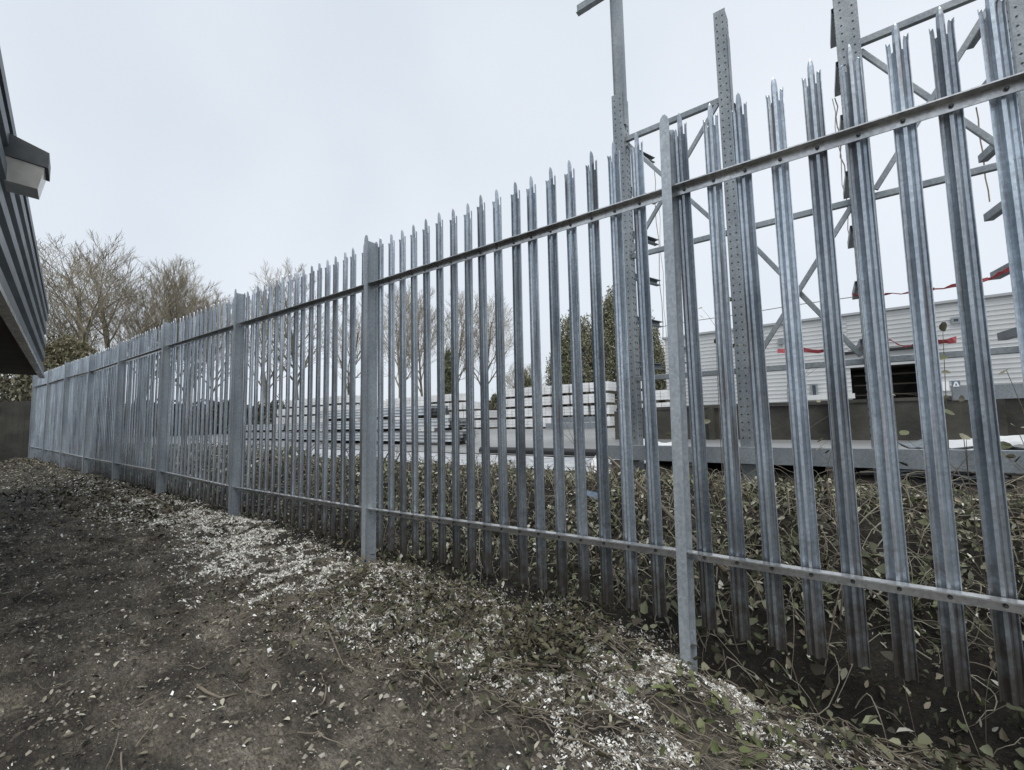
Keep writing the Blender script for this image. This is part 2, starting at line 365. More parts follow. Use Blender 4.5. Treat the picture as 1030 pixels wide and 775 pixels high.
# rails: 50 mm angle, horizontal leg on top turned to the path
def rail_mesh(a, b):
    mb = MB(); w, t = .049, .006
    prof = [(0, 0), (t, 0), (t, w-t), (w, w-t), (w, w), (0, w)]     # (towards the path, up)
    a = Vector(a); b = Vector(b); d = b-a
    vs = [a+Vector((0, -p, q)) for p, q in prof]+[b+Vector((0, -p, q)) for p, q in prof]; n = 6
    mb.add(vs, [(i, (i+1) % n, n+(i+1) % n, n+i) for i in range(n)]+[tuple(range(n)), tuple(range(2*n-1, n-1, -1))])
    return mb.mesh('rail', M_RAIL)
RY = FY+.002                                     # back face of the rails, pales stand behind it
rails = {}
for b in range(9):
    xa, xb = PX[b]+(.035 if b > 1 else .02)-.006, PX[b+1]+(.035 if b > 0 else .02)+.006
    for T, dz in ((TOPZ, -.028), (BOTZ, -.028)):
        za, zb = railz(xa, T)+dz, railz(xb, T)+dz
        if T is BOTZ and b == 3: za += .0
        rails[b, T is TOPZ] = link_obj('rail', rail_mesh(rel((xa, RY, za)), rel((xb, RY, zb))), None, fence)
# pale: W section, head split into three prongs, side prongs splayed out
def pale_mesh(H, s, name='pale'):
    mb = MB(); r = random.Random(s)
    w = .0355
    prof = [(-w, .006), (-.0315, .021), (-.0205, .024), (-.0145, .018), (-.0065, 0), (.0065, 0), (.0145, .018), (.0205, .024), (.0315, .021), (w, .006)]
    N = len(prof); th = .0032
    L0 = r.uniform(.5, 1.3); L1 = r.uniform(.5, 1.3)
    zsplit = H-.125
    # (first, last profile index, head height, lean x, lean y)
    prongs = [(0, 2, H-.078, -.003*L0, -.004), (3, 6, H, 0.0, -.003), (7, 9, H-.066, .003*L1, -.004)]
    off = []
    for i, (x, y) in enumerate(prof):
        a = prof[max(i-1, 0)]; b = prof[min(i+1, N-1)]; dx, dy = b[0]-a[0], b[1]-a[1]; l = math.hypot(dx, dy); off.append((-dy/l*th, dx/l*th))
    lev = [0, H*.25, H*.5, H*.75, zsplit]
    vs = []; fs = []
    for z in lev:
        for (x, y) in prof: vs.append((x, y, z))
        for (x, y), (ox, oy) in zip(prof, off): vs.append((x+ox, y+oy, z))
    for k in range(len(lev)-1):
        b0, b1 = k*2*N, (k+1)*2*N
        for i in range(N-1):
            fs.append((b0+i, b0+i+1, b1+i+1, b1+i)); fs.append((b0+N+i+1, b0+N+i, b1+N+i, b1+N+i+1))
        for i in (0, N-1): fs.append((b0+i, b1+i, b1+N+i, b0+N+i))
    fs.append(tuple(range(N))+tuple(range(2*N-1, N-1, -1)))
    mb.add(vs, fs)
    for i0, i1, zt, lx, ly in prongs:
        cx = sum(prof[i][0] for i in range(i0, i1+1))/(i1-i0+1); cy = sum(prof[i][1] for i in range(i0, i1+1))/(i1-i0+1)
        ls = [0, .35, .7, .88, 1.0]; vs = []; fs = []; n = i1-i0+1
        ks = (1.0, 1.0, .92, .68, .14) if i0 == 3 else (1.0, 1.0, 1.0, .95, .8)
        for q, t in enumerate(ls):
            z = zsplit+(zt-zsplit)*t; k = ks[q]; bx = lx*t*t; by = ly*t*t
            zz = [z]*n
            if i0 != 3 and q == 4: zz = [z-.014*abs(i-(i0 if lx > 0 else i1)) for i in range(i0, i1+1)]
            for j, i in enumerate(range(i0, i1+1)):
                x = cx+(prof[i][0]-cx)*k+bx; y = cy+(prof[i][1]-cy)*k+by; vs.append((x, y, zz[j]))
            for j, i in enumerate(range(i0, i1+1)):
                x = cx+(prof[i][0]+off[i][0]-cx)*k+bx; y = cy+(prof[i][1]+off[i][1]-cy)*k+by; vs.append((x, y, zz[j]))
        m_ = 2*n
        for q in range(len(ls)-1):
            b0, b1 = q*m_, (q+1)*m_
            for j in range(n-1):
                fs.append((b0+j, b0+j+1, b1+j+1, b1+j)); fs.append((b0+n+j+1, b0+n+j, b1+n+j, b1+n+j+1))
            for j in (0, n-1): fs.append((b0+j, b1+j, b1+n+j, b0+n+j))
        b0 = (len(ls)-1)*m_; fs.append(tuple(b0+j for j in range(n))+tuple(b0+n+j for j in range(n-1, -1, -1)))
        mb.add(vs, fs)
    return mb.mesh(name, M_PALE)
PM = [pale_mesh(2.845, k) for k in range(6)]
spots = []
for b in range(9):
    xa, xb = PX[b], PX[b+1]; n = 17; st = (xa-xb)/(n+.75)
    for k in range(n):
        X = xa-st*.875-k*st if b else -.77+.125+.1545*(16-k)
        spots.append((b, k, X+rnd.uniform(-.003, .003)))
spots.sort(key=lambda s: abs(s[2]))
far = MB()
for idx, (b, k, X) in enumerate(spots):
    zt = railz(X, TOPZ)+.455+rnd.uniform(-.009, .009); z0 = zt-2.845
    rx, rz = R(rnd.uniform(-.25, .15)), R(rnd.uniform(-6, 6)); ry = R(rnd.gauss(0, .1)); vi = rnd.randrange(6)
    if idx < 100:
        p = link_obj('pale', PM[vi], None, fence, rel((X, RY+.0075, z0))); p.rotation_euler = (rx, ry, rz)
    else:
        M = Matrix.Translation(rel((X, RY+.0075, z0))) @ Matrix.Rotation(ry, 4, 'Y') @ Matrix.Rotation(rz, 4, 'Z')
        me = PM[vi]; far.add([M @ v.co for v in me.vertices], [tuple(p.vertices) for p in me.polygons])
tag(far.build('pale', M_PALE, fence), kind='stuff')
# bolt heads on the rails of the two near bays (sub-parts of the rail)
bb = MB(); bb.tube([(0, 0, 0), (0, -.007, 0), (0, -.012, 0)], [.0085, .0085, .005], 8); BM_ = bb.mesh('bolt', M_BOLT, False)
nb = 0
for b, k, X in spots:
    if b > 1 or nb > 95: continue
    for T in (TOPZ, BOTZ):
        bo = link_obj('bolt', BM_, None, rails[b, T is TOPZ], rel((X, RY-.0065, railz(X, T)-.006))); nb += 1

# ------------------------------------------------------------------ cantilever storage rack behind the fence
RKY = 4.8; RKX = [-1.93, -.785, .235, 1.25]; BZ = [4.79, 3.37, 1.955]
rack = empty('storage_rack', (-1.87, RKY, .9), 'tall galvanised storage rack frame of perforated columns with cross bracing, behind the fence', 'storage rack')
RO = Vector(rack.location); rr_ = lambda p: Vector(p)-RO
def column(x, z1, w=.135, dp=.17, plain=None, side=1, wide=0):
    """perforated C column, open to the back, real round holes drawn as recessed dark discs"""
    mb = MB(); t = .006; z0 = .80; x0, x1 = x-w/2, x+w/2; y0, y1 = RKY, RKY+dp
    top = plain or z1
    mb.box(rr_((x0, y0, z0)), rr_((x1, y0+t, top)))
    mb.box(rr_((x0, y0+t+.0005, z0)), rr_((x0+t, y1, top-.03))); mb.box(rr_((x1-t, y0+t+.0005, z0)), rr_((x1, y1, top-.03)))
    mb.box(rr_((x0+t, y1-t, z0)), rr_((x0+.035, y1, top-.04))); mb.box(rr_((x1-.035, y1-t, z0)), rr_((x1-t, y1, top-.04)))
    c = mb.build('column', M_RACK, rack)
    h = MB(); z = 1.3
    while z < top-.03:
        for sx in (-w*.25, w*.25): h.tube([rr_((x+sx, y0+.003, z)), rr_((x+sx, y0-.0015, z))], .0085, 6)
        for yy in (dp*.36, dp*.68):
            h.tube([rr_((x0+.003, y0+yy, z+.02)), rr_((x0-.0015, y0+yy, z+.02))], .0125, 6); h.tube([rr_((x1-.003, y0+yy, z+.02)), rr_((x1+.0015, y0+yy, z+.02))], .0125, 6)
        z += .075
    tag(h.build('perforation', M_HOLE, c), kind='stuff')
    return c
cA = column(RKX[0], 5.35, plain=5.35)
# column A: plain channel spliced on above
mb = MB(); x = RKX[0]
mb.box(rr_((x-.035, RKY+.012, 4.95)), rr_((x+.085, RKY+.02, 7.6))); mb.box(rr_((x+.077, RKY+.021, 4.95)), rr_((x+.085, RKY+.10, 7.6))); mb.box(rr_((x-.035, RKY-.01, 5.36)), rr_((x-.027, RKY+.011, 7.6)))
mb.build('upper_channel', M_RACK, rack)
# the head of a cross arm sticking out to the left of column A, an angle with a bracket
mb = MB(); zt = 6.67
prof = [(0, 0), (.07, 0), (.07, .008), (.008, .008), (.008, .09), (0, .09)]
mb.extr(prof, rr_((-1.9, RKY-.02, zt)), rr_((-2.40, RKY-.02, zt)))
mb.build('side_arm', M_RACK, rack)
mb = MB(); mb.box(rr_((-2.44, RKY+.03, zt+.05)), rr_((-2.26, RKY+.10, zt+.058))); mb.box(rr_((-2.44, RKY+.092, zt+.058)), rr_((-2.26, RKY+.10, zt+.10))); mb.build('bracket', M_RACK, rack)
column(RKX[1], 5.72, w=.112, dp=.15)
column(RKX[2], 6.6, w=.165)
column(RKX[3], 6.6, w=.12)
# splice plates on B and C
for x, z0, z1, w in ((RKX[1], 4.1, 5.62, .06),):
    mb = MB(); mb.box(rr_((x+.061, RKY-.012, z0)), rr_((x+.068, RKY+.10, z1-.18))); mb.build('splice_plate', M_RACK, rack)
def sec(a, b, w=.05, name='brace', off=0):
    """C section bar between two points of the frame"""
    mb = MB(); t = .004
    prof = [(-w*.3, -w/2), (w*.3, -w/2), (w*.34, -w/2+t), (w*.34, w/2-t), (w*.3, w/2), (-w*.3, w/2)]
    mb.extr(prof, rr_((a[0], RKY+.07+off, a[1])), rr_((b[0], RKY+.07+off, b[1])), Vector((0, -1, 0)) if False else Vector((0, 0, 1)))
    return mb.build(name, M_RACK, rack)
for i in (0, 2): sec((RKX[i]+.065, BZ[0]), (RKX[i+1]-.065, BZ[0]), .062, 'cross_beam')
for z in BZ[1:]:
    for i in range(3): sec((RKX[i]+(.065 if i != 2 else .085), z), (RKX[i+1]-(.085 if i == 1 else .065), z), .055, 'cross_beam')
    sec((RKX[3]+.065, z), (RKX[3]+1.1, z), .055, 'cross_beam')
for i, za, zb in ((0, BZ[0], BZ[1]), (1, BZ[1], BZ[2]), (2, BZ[0], BZ[1])):
    sec((RKX[i]+.08, za-.06), (RKX[i+1]-.1, zb+.05), .042, 'brace', .025); sec((RKX[i]+.09, zb+.05), (RKX[i+1]-.08, za-.05), .042, 'brace', -.03)
ARMZ = [4.72, 4.20, 3.66, 3.15, 2.64, 2.12]
AX0 = [-1.885, -.745, .165, 1.19]; AX1 = [-1.73, -.70, .147, 1.08]
arm_end = {}
for i in range(4):
    for j, z in enumerate(ARMZ + ([5.25] if i >= 2 else [])):
        mb = MB(); L_ = .44+rnd.uniform(-.02, .02)
        prof = [(-.03, -.032), (.03, -.032), (.03, -.026), (-.026, -.026), (-.026, .026), (.03, .026), (.03, .032), (-.03, .032)]
        a = Vector((AX0[i], RKY+.155, z+.01)); b = Vector((AX1[i], RKY+.155+L_, z)); mb.extr(prof, rr_(a), rr_(b)); mb.build('arm', M_RACK, rack)
        arm_end[i, j] = b
# base beam under the columns
def beam(name, x0, x1, y, z0, z1, label, cat='steel beam', m=None, group=None):
    mb = MB(); h = z1-z0; L = x1-x0; t = .012; d = .11
    mb.box((0, 0, 0), (L, t, h)); mb.box((0, t+.0005, h-t), (L, d, h)); mb.box((0, t+.0005, 0), (L, d, t))
    mb.box((0, t+.0005, t+.0005), (t, d-.01, h-t-.0005))
    o = mb.build(name, m or M_BEAM, None, (x0, y, z0)); tag(o, label, cat, group); return o
beam('steel_beam', -2.26, 2.3, RKY-.06, 1.06, 1.215, 'long grey steel beam lying level along the foot of the storage rack')
def blk(x, y, z0, z1, w, label):
    mb = MB(); mb.box((-w/2, 0, 0), (w/2, .14, z1-z0)); mb.box((-w/2-.02, -.01, z1-z0+.001), (w/2+.02, .15, z1-z0+.022)); o = mb.build('timber_bearer', M_GAP, None, (x, y, z0)); tag(o, label, 'timber block', 'bearers under the long grey beam')
for i, x in enumerate((-2.1, -1.3, -.1, 1.0, 2.0)):
    blk(x, RKY-.045, .86, 1.018, .12, ('first', 'second', 'third', 'fourth', 'rightmost')[i]+' dark timber bearer from the left under the long grey beam')

# ------------------------------------------------------------------ ropes, tape and wire on the rack
def rope(name, pts, r, m, label, cat, group=None, n=4):
    o0 = Vector(pts[0]); mb = MB(); mb.tube([Vector(p)-o0 for p in pts], r, n); o = mb.build(name, m, None, o0); tag(o, label, cat, group); return o
def hang(a, b, k=8, sway=.02, sag=0):
    a = Vector(a); b = Vector(b); return [a.lerp(b, i/k)+Vector((math.sin(i*1.9)*sway, math.cos(i*1.3)*sway*.6, -sag*4*(i/k)*(1-i/k))) for i in range(k+1)]
e = arm_end
rope('rope', hang(e[0, 0]+Vector((0, .01, -.03)), e[0, 3]+Vector((.02, .01, -1.0)), 10, .012), .0055, M_ROPE, 'tan rope hanging down from the arms of the leftmost rack column', 'rope', 'ropes hung from the rack arms')
rope('rope', hang(e[0, 1]+Vector((.03, .02, -.03)), e[0, 3]+Vector((.05, .02, -1.2)), 10, .01), .0045, M_CORD, 'pale thin cord hanging beside the leftmost rack column', 'rope', 'ropes hung from the rack arms')
rope('rope', hang(e[2, 0]+Vector((-.03, .01, -.03)), e[2, 2]+Vector((-.0, .02, 0)), 10, .016), .006, M_ROPE, 'knotted tan rope dangling from the second rack column from the right', 'rope', 'ropes hung from the rack arms')
rope('rope', hang(e[2, 0]+Vector((-.05, .01, -.03)), e[2, 3]+Vector((-.0, .02, .02)), 10, .012), .0045, M_CORD, 'pale cord dangling beside the knotted tan rope on the rack', 'rope', 'ropes hung from the rack arms')
rope('rope', hang(e[3, 2]+Vector((.0, .02, .48)), e[3, 3]+Vector((.02, .02, .14)), 8, .004), .005, M_ROPE, 'short rope with red end hung under an arm of the rightmost rack column', 'rope', 'ropes hung from the rack arms')
def tape(pts, label, w=.034, twist=.5):
    """barrier tape: a thin real strip that sags and twists, red with white stripes"""
    root = empty('barrier_tape', pts[0], label, 'barrier tape', 'red and white barrier tape tied to the rack'); o0 = Vector(pts[0])
    for nm, mt, ph in (('red_stripe', M_RED, 0), ('white_stripe', M_TAPEW, 1)):
        mb = MB(); k = 0
        for a, b in zip(pts[:-1], pts[1:]):
            a = Vector(a); b = Vector(b); L = (b-a).length; n = max(6, int(L/.05)); a_, d, x, y, _ = mb.frame(a, b)
            pr = []
            for i in range(n+1):
                t = i/n; p = a.lerp(b, t)+Vector((0, 0, -.10*L*t*(1-t))); an = .7+twist*math.sin(t*L*7.1+a.x*3)*1.4+rnd.uniform(-.3, .3); p = p+Vector((0, 0, rnd.uniform(-.008, .008)))
                v = (y*math.cos(an)+x*math.sin(an))*w/2*rnd.uniform(.7, 1.05); nn = v.cross(d).normalized()*.0008; pr.append((p-v-o0, p+v-o0, nn))
            for i in range(n):
                red = (i % 7) != 6
                if red == (ph == 0):
                    A, B, n1 = pr[i]; D, E_, n2 = pr[i+1]
                    mb.add([A-n1, B-n1, E_-n2, D-n2, A+n1, B+n1, E_+n2, D+n2], [(0, 1, 2, 3), (7, 6, 5, 4), (0, 4, 5, 1), (3, 2, 6, 7), (0, 3, 7, 4), (1, 5, 6, 2)])
        mb.build(nm, mt, root)
P = lambda x, y, Y: tuple(atY(x, y, Y))
tape([P(858, 297, 5.12), P(890, 296, 5.12), P(940, 291, 5.13), P(994, 281, 5.14), P(1016, 270, 5.15)], 'red and white barrier tape strung high between the two right rack columns')
tape([P(782, 353, 5.9), P(805, 352, 5.9), P(842, 353, 5.9)], 'red barrier tape hanging low, left of the second rack column from the right', .055)
tape([P(894, 342, 5.9), P(912, 349, 5.9), P(930, 344, 5.9), P(962, 342, 5.9)], 'sagging red barrier tape across the front of the white warehouse opening', .06)
tape([P(672, 372, 5.9), P(684, 371, 5.9), P(704, 370, 5.9)], 'short red barrier tape scrap just right of the near fence post', .07)
rope('cable', [P(640, 334, 6.0), P(690, 324, 6.0), P(740, 317, 6.0), P(800, 307, 6.0), P(858, 299, 6.0)], .006, M_CORD, 'thin pale overhead wire running behind the rack', 'cable')

# ------------------------------------------------------------------ dark block wall, channel on it
z0w, z1w = .95, 1.80
wl = empty('dark_wall', (-5.05, 11.7, z0w), 'low dark weathered panel wall standing behind the storage rack', 'wall'); WO = Vector(wl.location)
mb = MB(); x = -5.05
while x < 14:
    w = 2.38+rnd.uniform(-.02, .02); o_ = rnd.uniform(-.03, .03)
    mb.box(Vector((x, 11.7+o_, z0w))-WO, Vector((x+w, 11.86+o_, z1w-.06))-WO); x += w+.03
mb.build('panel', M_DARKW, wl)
mb = MB(); mb.box(Vector((-5.1, 11.66, z1w-.055))-WO, Vector((14, 11.9, z1w+.01))-WO); mb.build('coping', M_DARKW, wl)
mb = MB()
for x in np.arange(-5.1, 14, 2.41): mb.box(Vector((x, 11.52, z0w))-WO, Vector((x+.12, 11.655, z1w-.07))-WO)
mb.build('post', M_DARKW, wl)
# steel channel propped along the wall, right side
c0 = P(958, 391, 8.2); beam('steel_channel', c0[0], c0[0]+3.2, 8.2, 1.66, 1.84, 'pale steel channel raised level in front of the dark wall at the right')
for x in (c0[0]+.3, c0[0]+2.4):
    mb = MB(); mb.box((0, 0, 0), (.08, .08, .735)); mb.box((-.03, -.03, 0), (.11, .11, .02)); o = mb.build('trestle_leg', M_BEAM, None, (x, 8.25, .915)); tag(o, ('left' if x < c0[0]+1 else 'right')+' steel prop under the pale raised channel at the right', 'prop', 'props under the raised channel')
beam('steel_beam', 1.35, 3.6, 4.2, .86, 1.0, 'short grey steel beam lying by the scrap at the right edge')
# scrap pile near the right edge
sp_ = Vector(P(985, 462, 5.1)); sp_.z = .93
def crumple(name, w, d, h, m, loc, rot, label, seed, folds=3):
    r = np.random.default_rng(seed); n = 10; gx, gy = np.meshgrid(np.linspace(-w/2, w/2, n), np.linspace(-d/2, d/2, n), indexing='ij')
    gz = h*(fbm(gx*folds/w+seed, gy*folds/d+3, 3)-.5)*2
    Vt = np.stack([gx.ravel(), gy.ravel(), gz.ravel()], 1); Vb = Vt-np.array([0, 0, .006]); i, j = np.meshgrid(np.arange(n-1), np.arange(n-1), indexing='ij'); a = (i*n+j).ravel()
    F1 = np.stack([a, a+n, a+n+1, a+1], 1); N = n*n; F2 = F1[:, ::-1]+N
    ed = [(k, k+1) for k in range(n-1)]+[((n-1)*n+k+1, (n-1)*n+k) for k in range(n-1)]+[((k+1)*n, k*n) for k in range(n-1)]+[(k*n+n-1, (k+1)*n+n-1) for k in range(n-1)]
    F3 = np.array([(q, p, p+N, q+N) for p, q in ed])
    me = np_mesh(name, np.concatenate([Vt, Vb]), np.concatenate([F1, F2, F3]), m); o = link_obj(name, me, None, None, loc); o.rotation_euler = rot
    if label: tag(o, label[0], label[1], label[2] if len(label) > 2 else None)
    return o
crumple('scrap_sheet', .62, .35, .05, M_BLOCK, sp_+Vector((.05, .25, .31)), (R(8), R(-6), .1), ('white metal sheet lying on top of the scrap pile at the right', 'metal sheet'), 2)
crumple('scrap_sheet', .6, .35, .05, M_CLAD, sp_+Vector((.62, .15, .27)), (R(4), R(4), -.2), ('pale grey sheet on the right side of the scrap pile', 'metal sheet'), 5)
crumple('scrap_sheet', .5, .4, .10, M_BEAM, sp_+Vector((-.2, .1, .26)), (R(16), R(10), .5), ('dented dark grey sheet on the left end of the scrap pile', 'metal sheet'), 9)
mb = MB()
for k in range(26):
    a = Vector((rnd.uniform(-.5, .6), rnd.uniform(-.2, .3), rnd.uniform(.0, .25))); d = Vector((rnd.uniform(-.4, .4), rnd.uniform(-.2, .2), rnd.uniform(-.08, .08)))
    mb.tube([a-d, a+Vector((0, 0, rnd.uniform(0, .06))), a+d], rnd.uniform(.008, .03), 6)
o = mb.build('scrap_pile', M_LAMPB, None, sp_); tag(o, 'black tangle of hoses and scrap under the white sheets at the right', 'scrap', None, 'stuff')

# black pipe lying on the yard and white plastic rubbish
mb = MB(); a = Vector(P(484, 449, 6.8)); a.z = .955; b = Vector((-1.0, 6.75, .955)); mb.tube([(0, 0, 0), (b-a)*.33+Vector((0, .03, 0)), (b-a)*.66, b-a], .075, 10)
o = mb.build('black_pipe', mat('black_plastic', (.02, .02, .02), .45), None, a); tag(o, 'long black pipe lying across the yard beyond the fence', 'pipe')
q = Vector(P(606, 467, 4.75)); crumple('plastic_bag', .30, .2, .14, M_BLOCK, Vector((q.x, q.y, .95)), (R(20), R(35), .4), ('crumpled white plastic sheet on the bank left of the rack foot', 'plastic sheet'), 12, 4)
q = Vector(P(665, 442, 5.4)); crumple('plastic_bag', .5, .3, .05, M_BLOCK, Vector((q.x, q.y, 1.2)), (R(5), R(6), .1), ('flat white plastic sheet behind the grey rack beam', 'plastic sheet'), 14, 4)
q = Vector(P(595, 507, 3.75)); crumple('plastic_scrap', .16, .1, .03, M_BLUE, Vector((q.x, q.y, float(ground(q.x, q.y))+.10)), (R(20), R(6), .1), ('small blue grey plastic scrap on the leafy bank', 'plastic scrap'), 15, 3)
bpy.data.materials['sign_blue'].node_tree.nodes['Principled BSDF'].inputs['Base Color'].default_value = (.10, .15, .21, 1)

# ------------------------------------------------------------------ white warehouse
BY = 25.0; bx0, bx1 = -7.9, 26.0; bz1 = 5.93
wh = empty('warehouse', (bx0, BY, 1.1), 'long white warehouse with horizontal ribbed cladding behind the dark wall', 'warehouse'); HO = Vector(wh.location); hh = lambda p: Vector(p)-HO
def ribwall(x0, x1, z0, z1, y, name='wall', m=M_CLAD, pitch=.19, amp=.045):
    mb = MB(); z = z0; pr = []
    while z < z1-1e-3:
        for dz, dy in ((0, 0), (.13, -amp*.35), (.15, -amp), (.185, -amp)):
            if z+dz < z1: pr.append((z+dz, y+dy))
        z += pitch
    pr.append((z1, y))
    for (za, ya), (zb, yb) in zip(pr[:-1], pr[1:]):
        mb.add([hh((x0, ya, za)), hh((x1, ya, za)), hh((x1, yb, zb)), hh((x0, yb, zb))], [(0, 1, 2, 3)])
    return mb.build(name, m, wh)
ox0, ox1, oz0, oz1 = .26, 2.75, 1.1, 3.58                    # open loading bay
ribwall(bx0, ox0, 1.1, bz1, BY); ribwall(ox1, bx1, 1.1, bz1, BY); ribwall(ox0, ox1, oz1+.65, bz1, BY)
mb = MB(); mb.box(hh((ox0-.5, BY-.10, oz1)), hh((ox1+.25, BY-.005, oz1+.60))); mb.build('fascia_panel', M_CLAD, wh)
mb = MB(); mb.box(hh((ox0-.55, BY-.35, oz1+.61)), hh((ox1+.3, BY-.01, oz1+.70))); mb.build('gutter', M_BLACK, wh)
mb = MB()
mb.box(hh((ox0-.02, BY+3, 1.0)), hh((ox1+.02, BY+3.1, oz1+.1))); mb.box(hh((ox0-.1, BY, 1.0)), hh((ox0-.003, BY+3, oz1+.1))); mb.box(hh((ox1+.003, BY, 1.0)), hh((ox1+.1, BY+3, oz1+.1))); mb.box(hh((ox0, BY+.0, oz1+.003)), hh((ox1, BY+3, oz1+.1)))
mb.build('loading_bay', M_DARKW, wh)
mb = MB()
for z in (1.9, 2.35, 2.8, 3.25): mb.box(hh((ox0+.1, BY+1.0, z)), hh((ox1-.1, BY+1.5, z+.05)))
mb.build('shelf', M_GAP, wh)
mb = MB(); mb.box(hh((bx0-.1, BY-.15, bz1+.002)), hh((bx1, BY+14, bz1+.10))); mb.build('roof', M_ROOFG, wh)
mb = MB(); mb.box(hh((bx0, BY+.01, 1.0)), hh((bx0+.12, BY+13.9, bz1))); mb.build('end_wall', M_CLAD, wh)
mb = MB()
def winbox(px0, py0, px1, py1, nm='window', bars=1):
    a = atY(px0, py1, BY-.12); b = atY(px1, py0, BY-.12); f = MB(); fr = .07
    f.box(hh((a.x, BY-.13, a.z)), hh((b.x, BY-.05, a.z+fr))); f.box(hh((a.x, BY-.13, b.z-fr)), hh((b.x, BY-.05, b.z)))
    f.box(hh((a.x, BY-.13, a.z+fr+.001)), hh((a.x+fr, BY-.05, b.z-fr-.001))); f.box(hh((b.x-fr, BY-.13, a.z+fr+.001)), hh((b.x, BY-.05, b.z-fr-.001)))
    for k in range(bars): xm = a.x+(b.x-a.x)*(k+1)/(bars+1); f.box(hh((xm-.03, BY-.125, a.z+fr+.001)), hh((xm+.03, BY-.05, b.z-fr-.001)))
    w_ = f.build(nm, M_BEAM, wh); g = MB(); g.box(hh((a.x+.02, BY-.10, a.z+.02)), hh((b.x-.02, BY-.075, b.z-.02))); g.build('pane', M_PANE, w_)
winbox(957, 318, 973, 326, bars=1); winbox(686, 348, 696, 354, bars=0); winbox(816, 386, 822, 401, bars=0)
a = atY(806, 403, BY-.2); mb = MB(); mb.box(hh((a.x, BY-.28, a.z)), hh((a.x+2.0, BY-.07, a.z+.22))); mb.build('sill', M_CLAD, wh)
a = atY(783, 345, BY-.1); mb = MB(); mb.box(hh((a.x, BY-.2, a.z-.1)), hh((a.x+.22, BY-.06, a.z+.2))); mb.build('wall_box', M_BEAM, wh)
# sign: white A on a blue grey board, blank white board beside it
a = atY(958, 392, BY-.3); b = atY(965.5, 383, BY-.3)
sg = empty('sign_board', (a.x, BY-.3, a.z), 'blue grey sign board with a white letter A on the warehouse', 'sign')
w_, h_ = b.x-a.x, b.z-a.z
mb = MB(); mb.box((0, 0, 0), (w_, .05, h_)); mb.build('board', M_BLUE, sg)
mb = MB(); s_ = h_*.78; cx = w_/2; zb = h_*.11
def bar(p, q, t):
    p = Vector(p); q = Vector(q); d = (q-p).normalized(); n = Vector((-d.z, 0, d.x))*t/2
    vs = [p-n, p+n, q+n, q-n]; mb.add([v+Vector((0, -.012, 0)) for v in vs]+[v+Vector((0, -.004, 0)) for v in vs], [(0, 1, 2, 3), (7, 6, 5, 4), (0, 4, 5, 1), (1, 5, 6, 2), (2, 6, 7, 3), (3, 7, 4, 0)])
bar((cx-s_*.36, 0, zb), (cx-.012, 0, zb+s_), s_*.17); bar((cx+s_*.36, 0, zb), (cx+.012, 0, zb+s_), s_*.17)
mb.box((cx-s_*.2, -.011, zb+s_*.27), (cx+s_*.2, -.005, zb+s_*.41)); mb.build('letter', M_WHITE, sg)
for v in list(mb.v): pass
mb = MB(); mb.box((0, 0, 0), (.42, .05, h_*1.15)); mb.box((.02, -.01, .02), (.40, -.002, h_*.5)); o = mb.build('notice_board', M_WHITE, None, (a.x-.50, BY-.3, a.z-.05)); tag(o, 'blank white notice board just left of the letter A sign', 'notice board')

# ------------------------------------------------------------------ white packs of blocks on the yard
def pack_mesh(w, d, h, s, name='pack'):
    r = random.Random(s); mb = MB(); rows = 3; cols = 3
    for i in range(cols):
        for k in range(rows):
            j = lambda: r.uniform(-.012, .012)
            mb.box((-w/2+w/cols*i+.012, -d/2+j(), .10+(h-.12)/rows*k+.004), (-w/2+w/cols*(i+1)-.012, d/2+j(), .10+(h-.12)/rows*(k+1)-.004))
    return mb.mesh('blocks', M_BLOCK)
def pal_mesh(w, d):
    mb = MB()
    for x in (-.42, 0, .42): mb.box((x*w-.05, -d/2+.02, 0), (x*w+.05, d/2-.02, .075))
    mb.box((-w/2+.01, -d/2+.01, .0755), (w/2-.01, d/2-.01, .096)); return mb.mesh('pallet', M_GAP)
PKS = [pack_mesh(1.08, 1.0, .60, s) for s in range(3)]; PLM = pal_mesh(1.08, 1.0)
ORD = ['first', 'second', 'third', 'fourth', 'fifth', 'sixth', 'seventh', 'eighth', 'ninth']
LEV = ['bottom', 'second', 'third', 'fourth', 'top']
def packs(x0, ncol, hs, Y, where, grp, dx=1.16):
    zb = float(yard_z(Y))+.006
    for c in range(ncol):
        for k in range(hs[c]):
            lev = 'ground' if k == 0 else ('top' if k == hs[c]-1 else LEV[k])
            r = empty('block_pack', (x0+c*dx+rnd.uniform(-.05, .05), Y+rnd.uniform(-.06, .06), zb+.612*k), 'white block pack, %s layer, %s column of the %s' % (lev, ORD[c], where), 'block pack', grp, R(rnd.uniform(-2, 2)))
            link_obj('blocks', PKS[(c+k) % 3], None, r); link_obj('pallet', PLM, None, r)
packs(-16.2, 6, [4, 4, 4, 4, 4, 4], 22.0, 'big stack left of the rack', 'white block packs in the right stack', 1.17)
packs(-27.0, 8, [3, 3, 4, 4, 4, 4, 3, 2], 22.6, 'long mid-yard stack', 'white block packs in the middle stack')
packs(-21.8, 6, [2, 3, 2, 3, 3, 2], 15.0, 'low stack left of the second post', 'white block packs in the left stack')
packs(-34, 8, [3, 4, 3, 4, 4, 3, 4, 4], 17.0, 'row behind the crowded left pales', 'white block packs in the far left row')
packs(-8.55, 2, [4, 3], 22.3, 'stack behind the leftmost rack column', 'white block packs behind the rack')
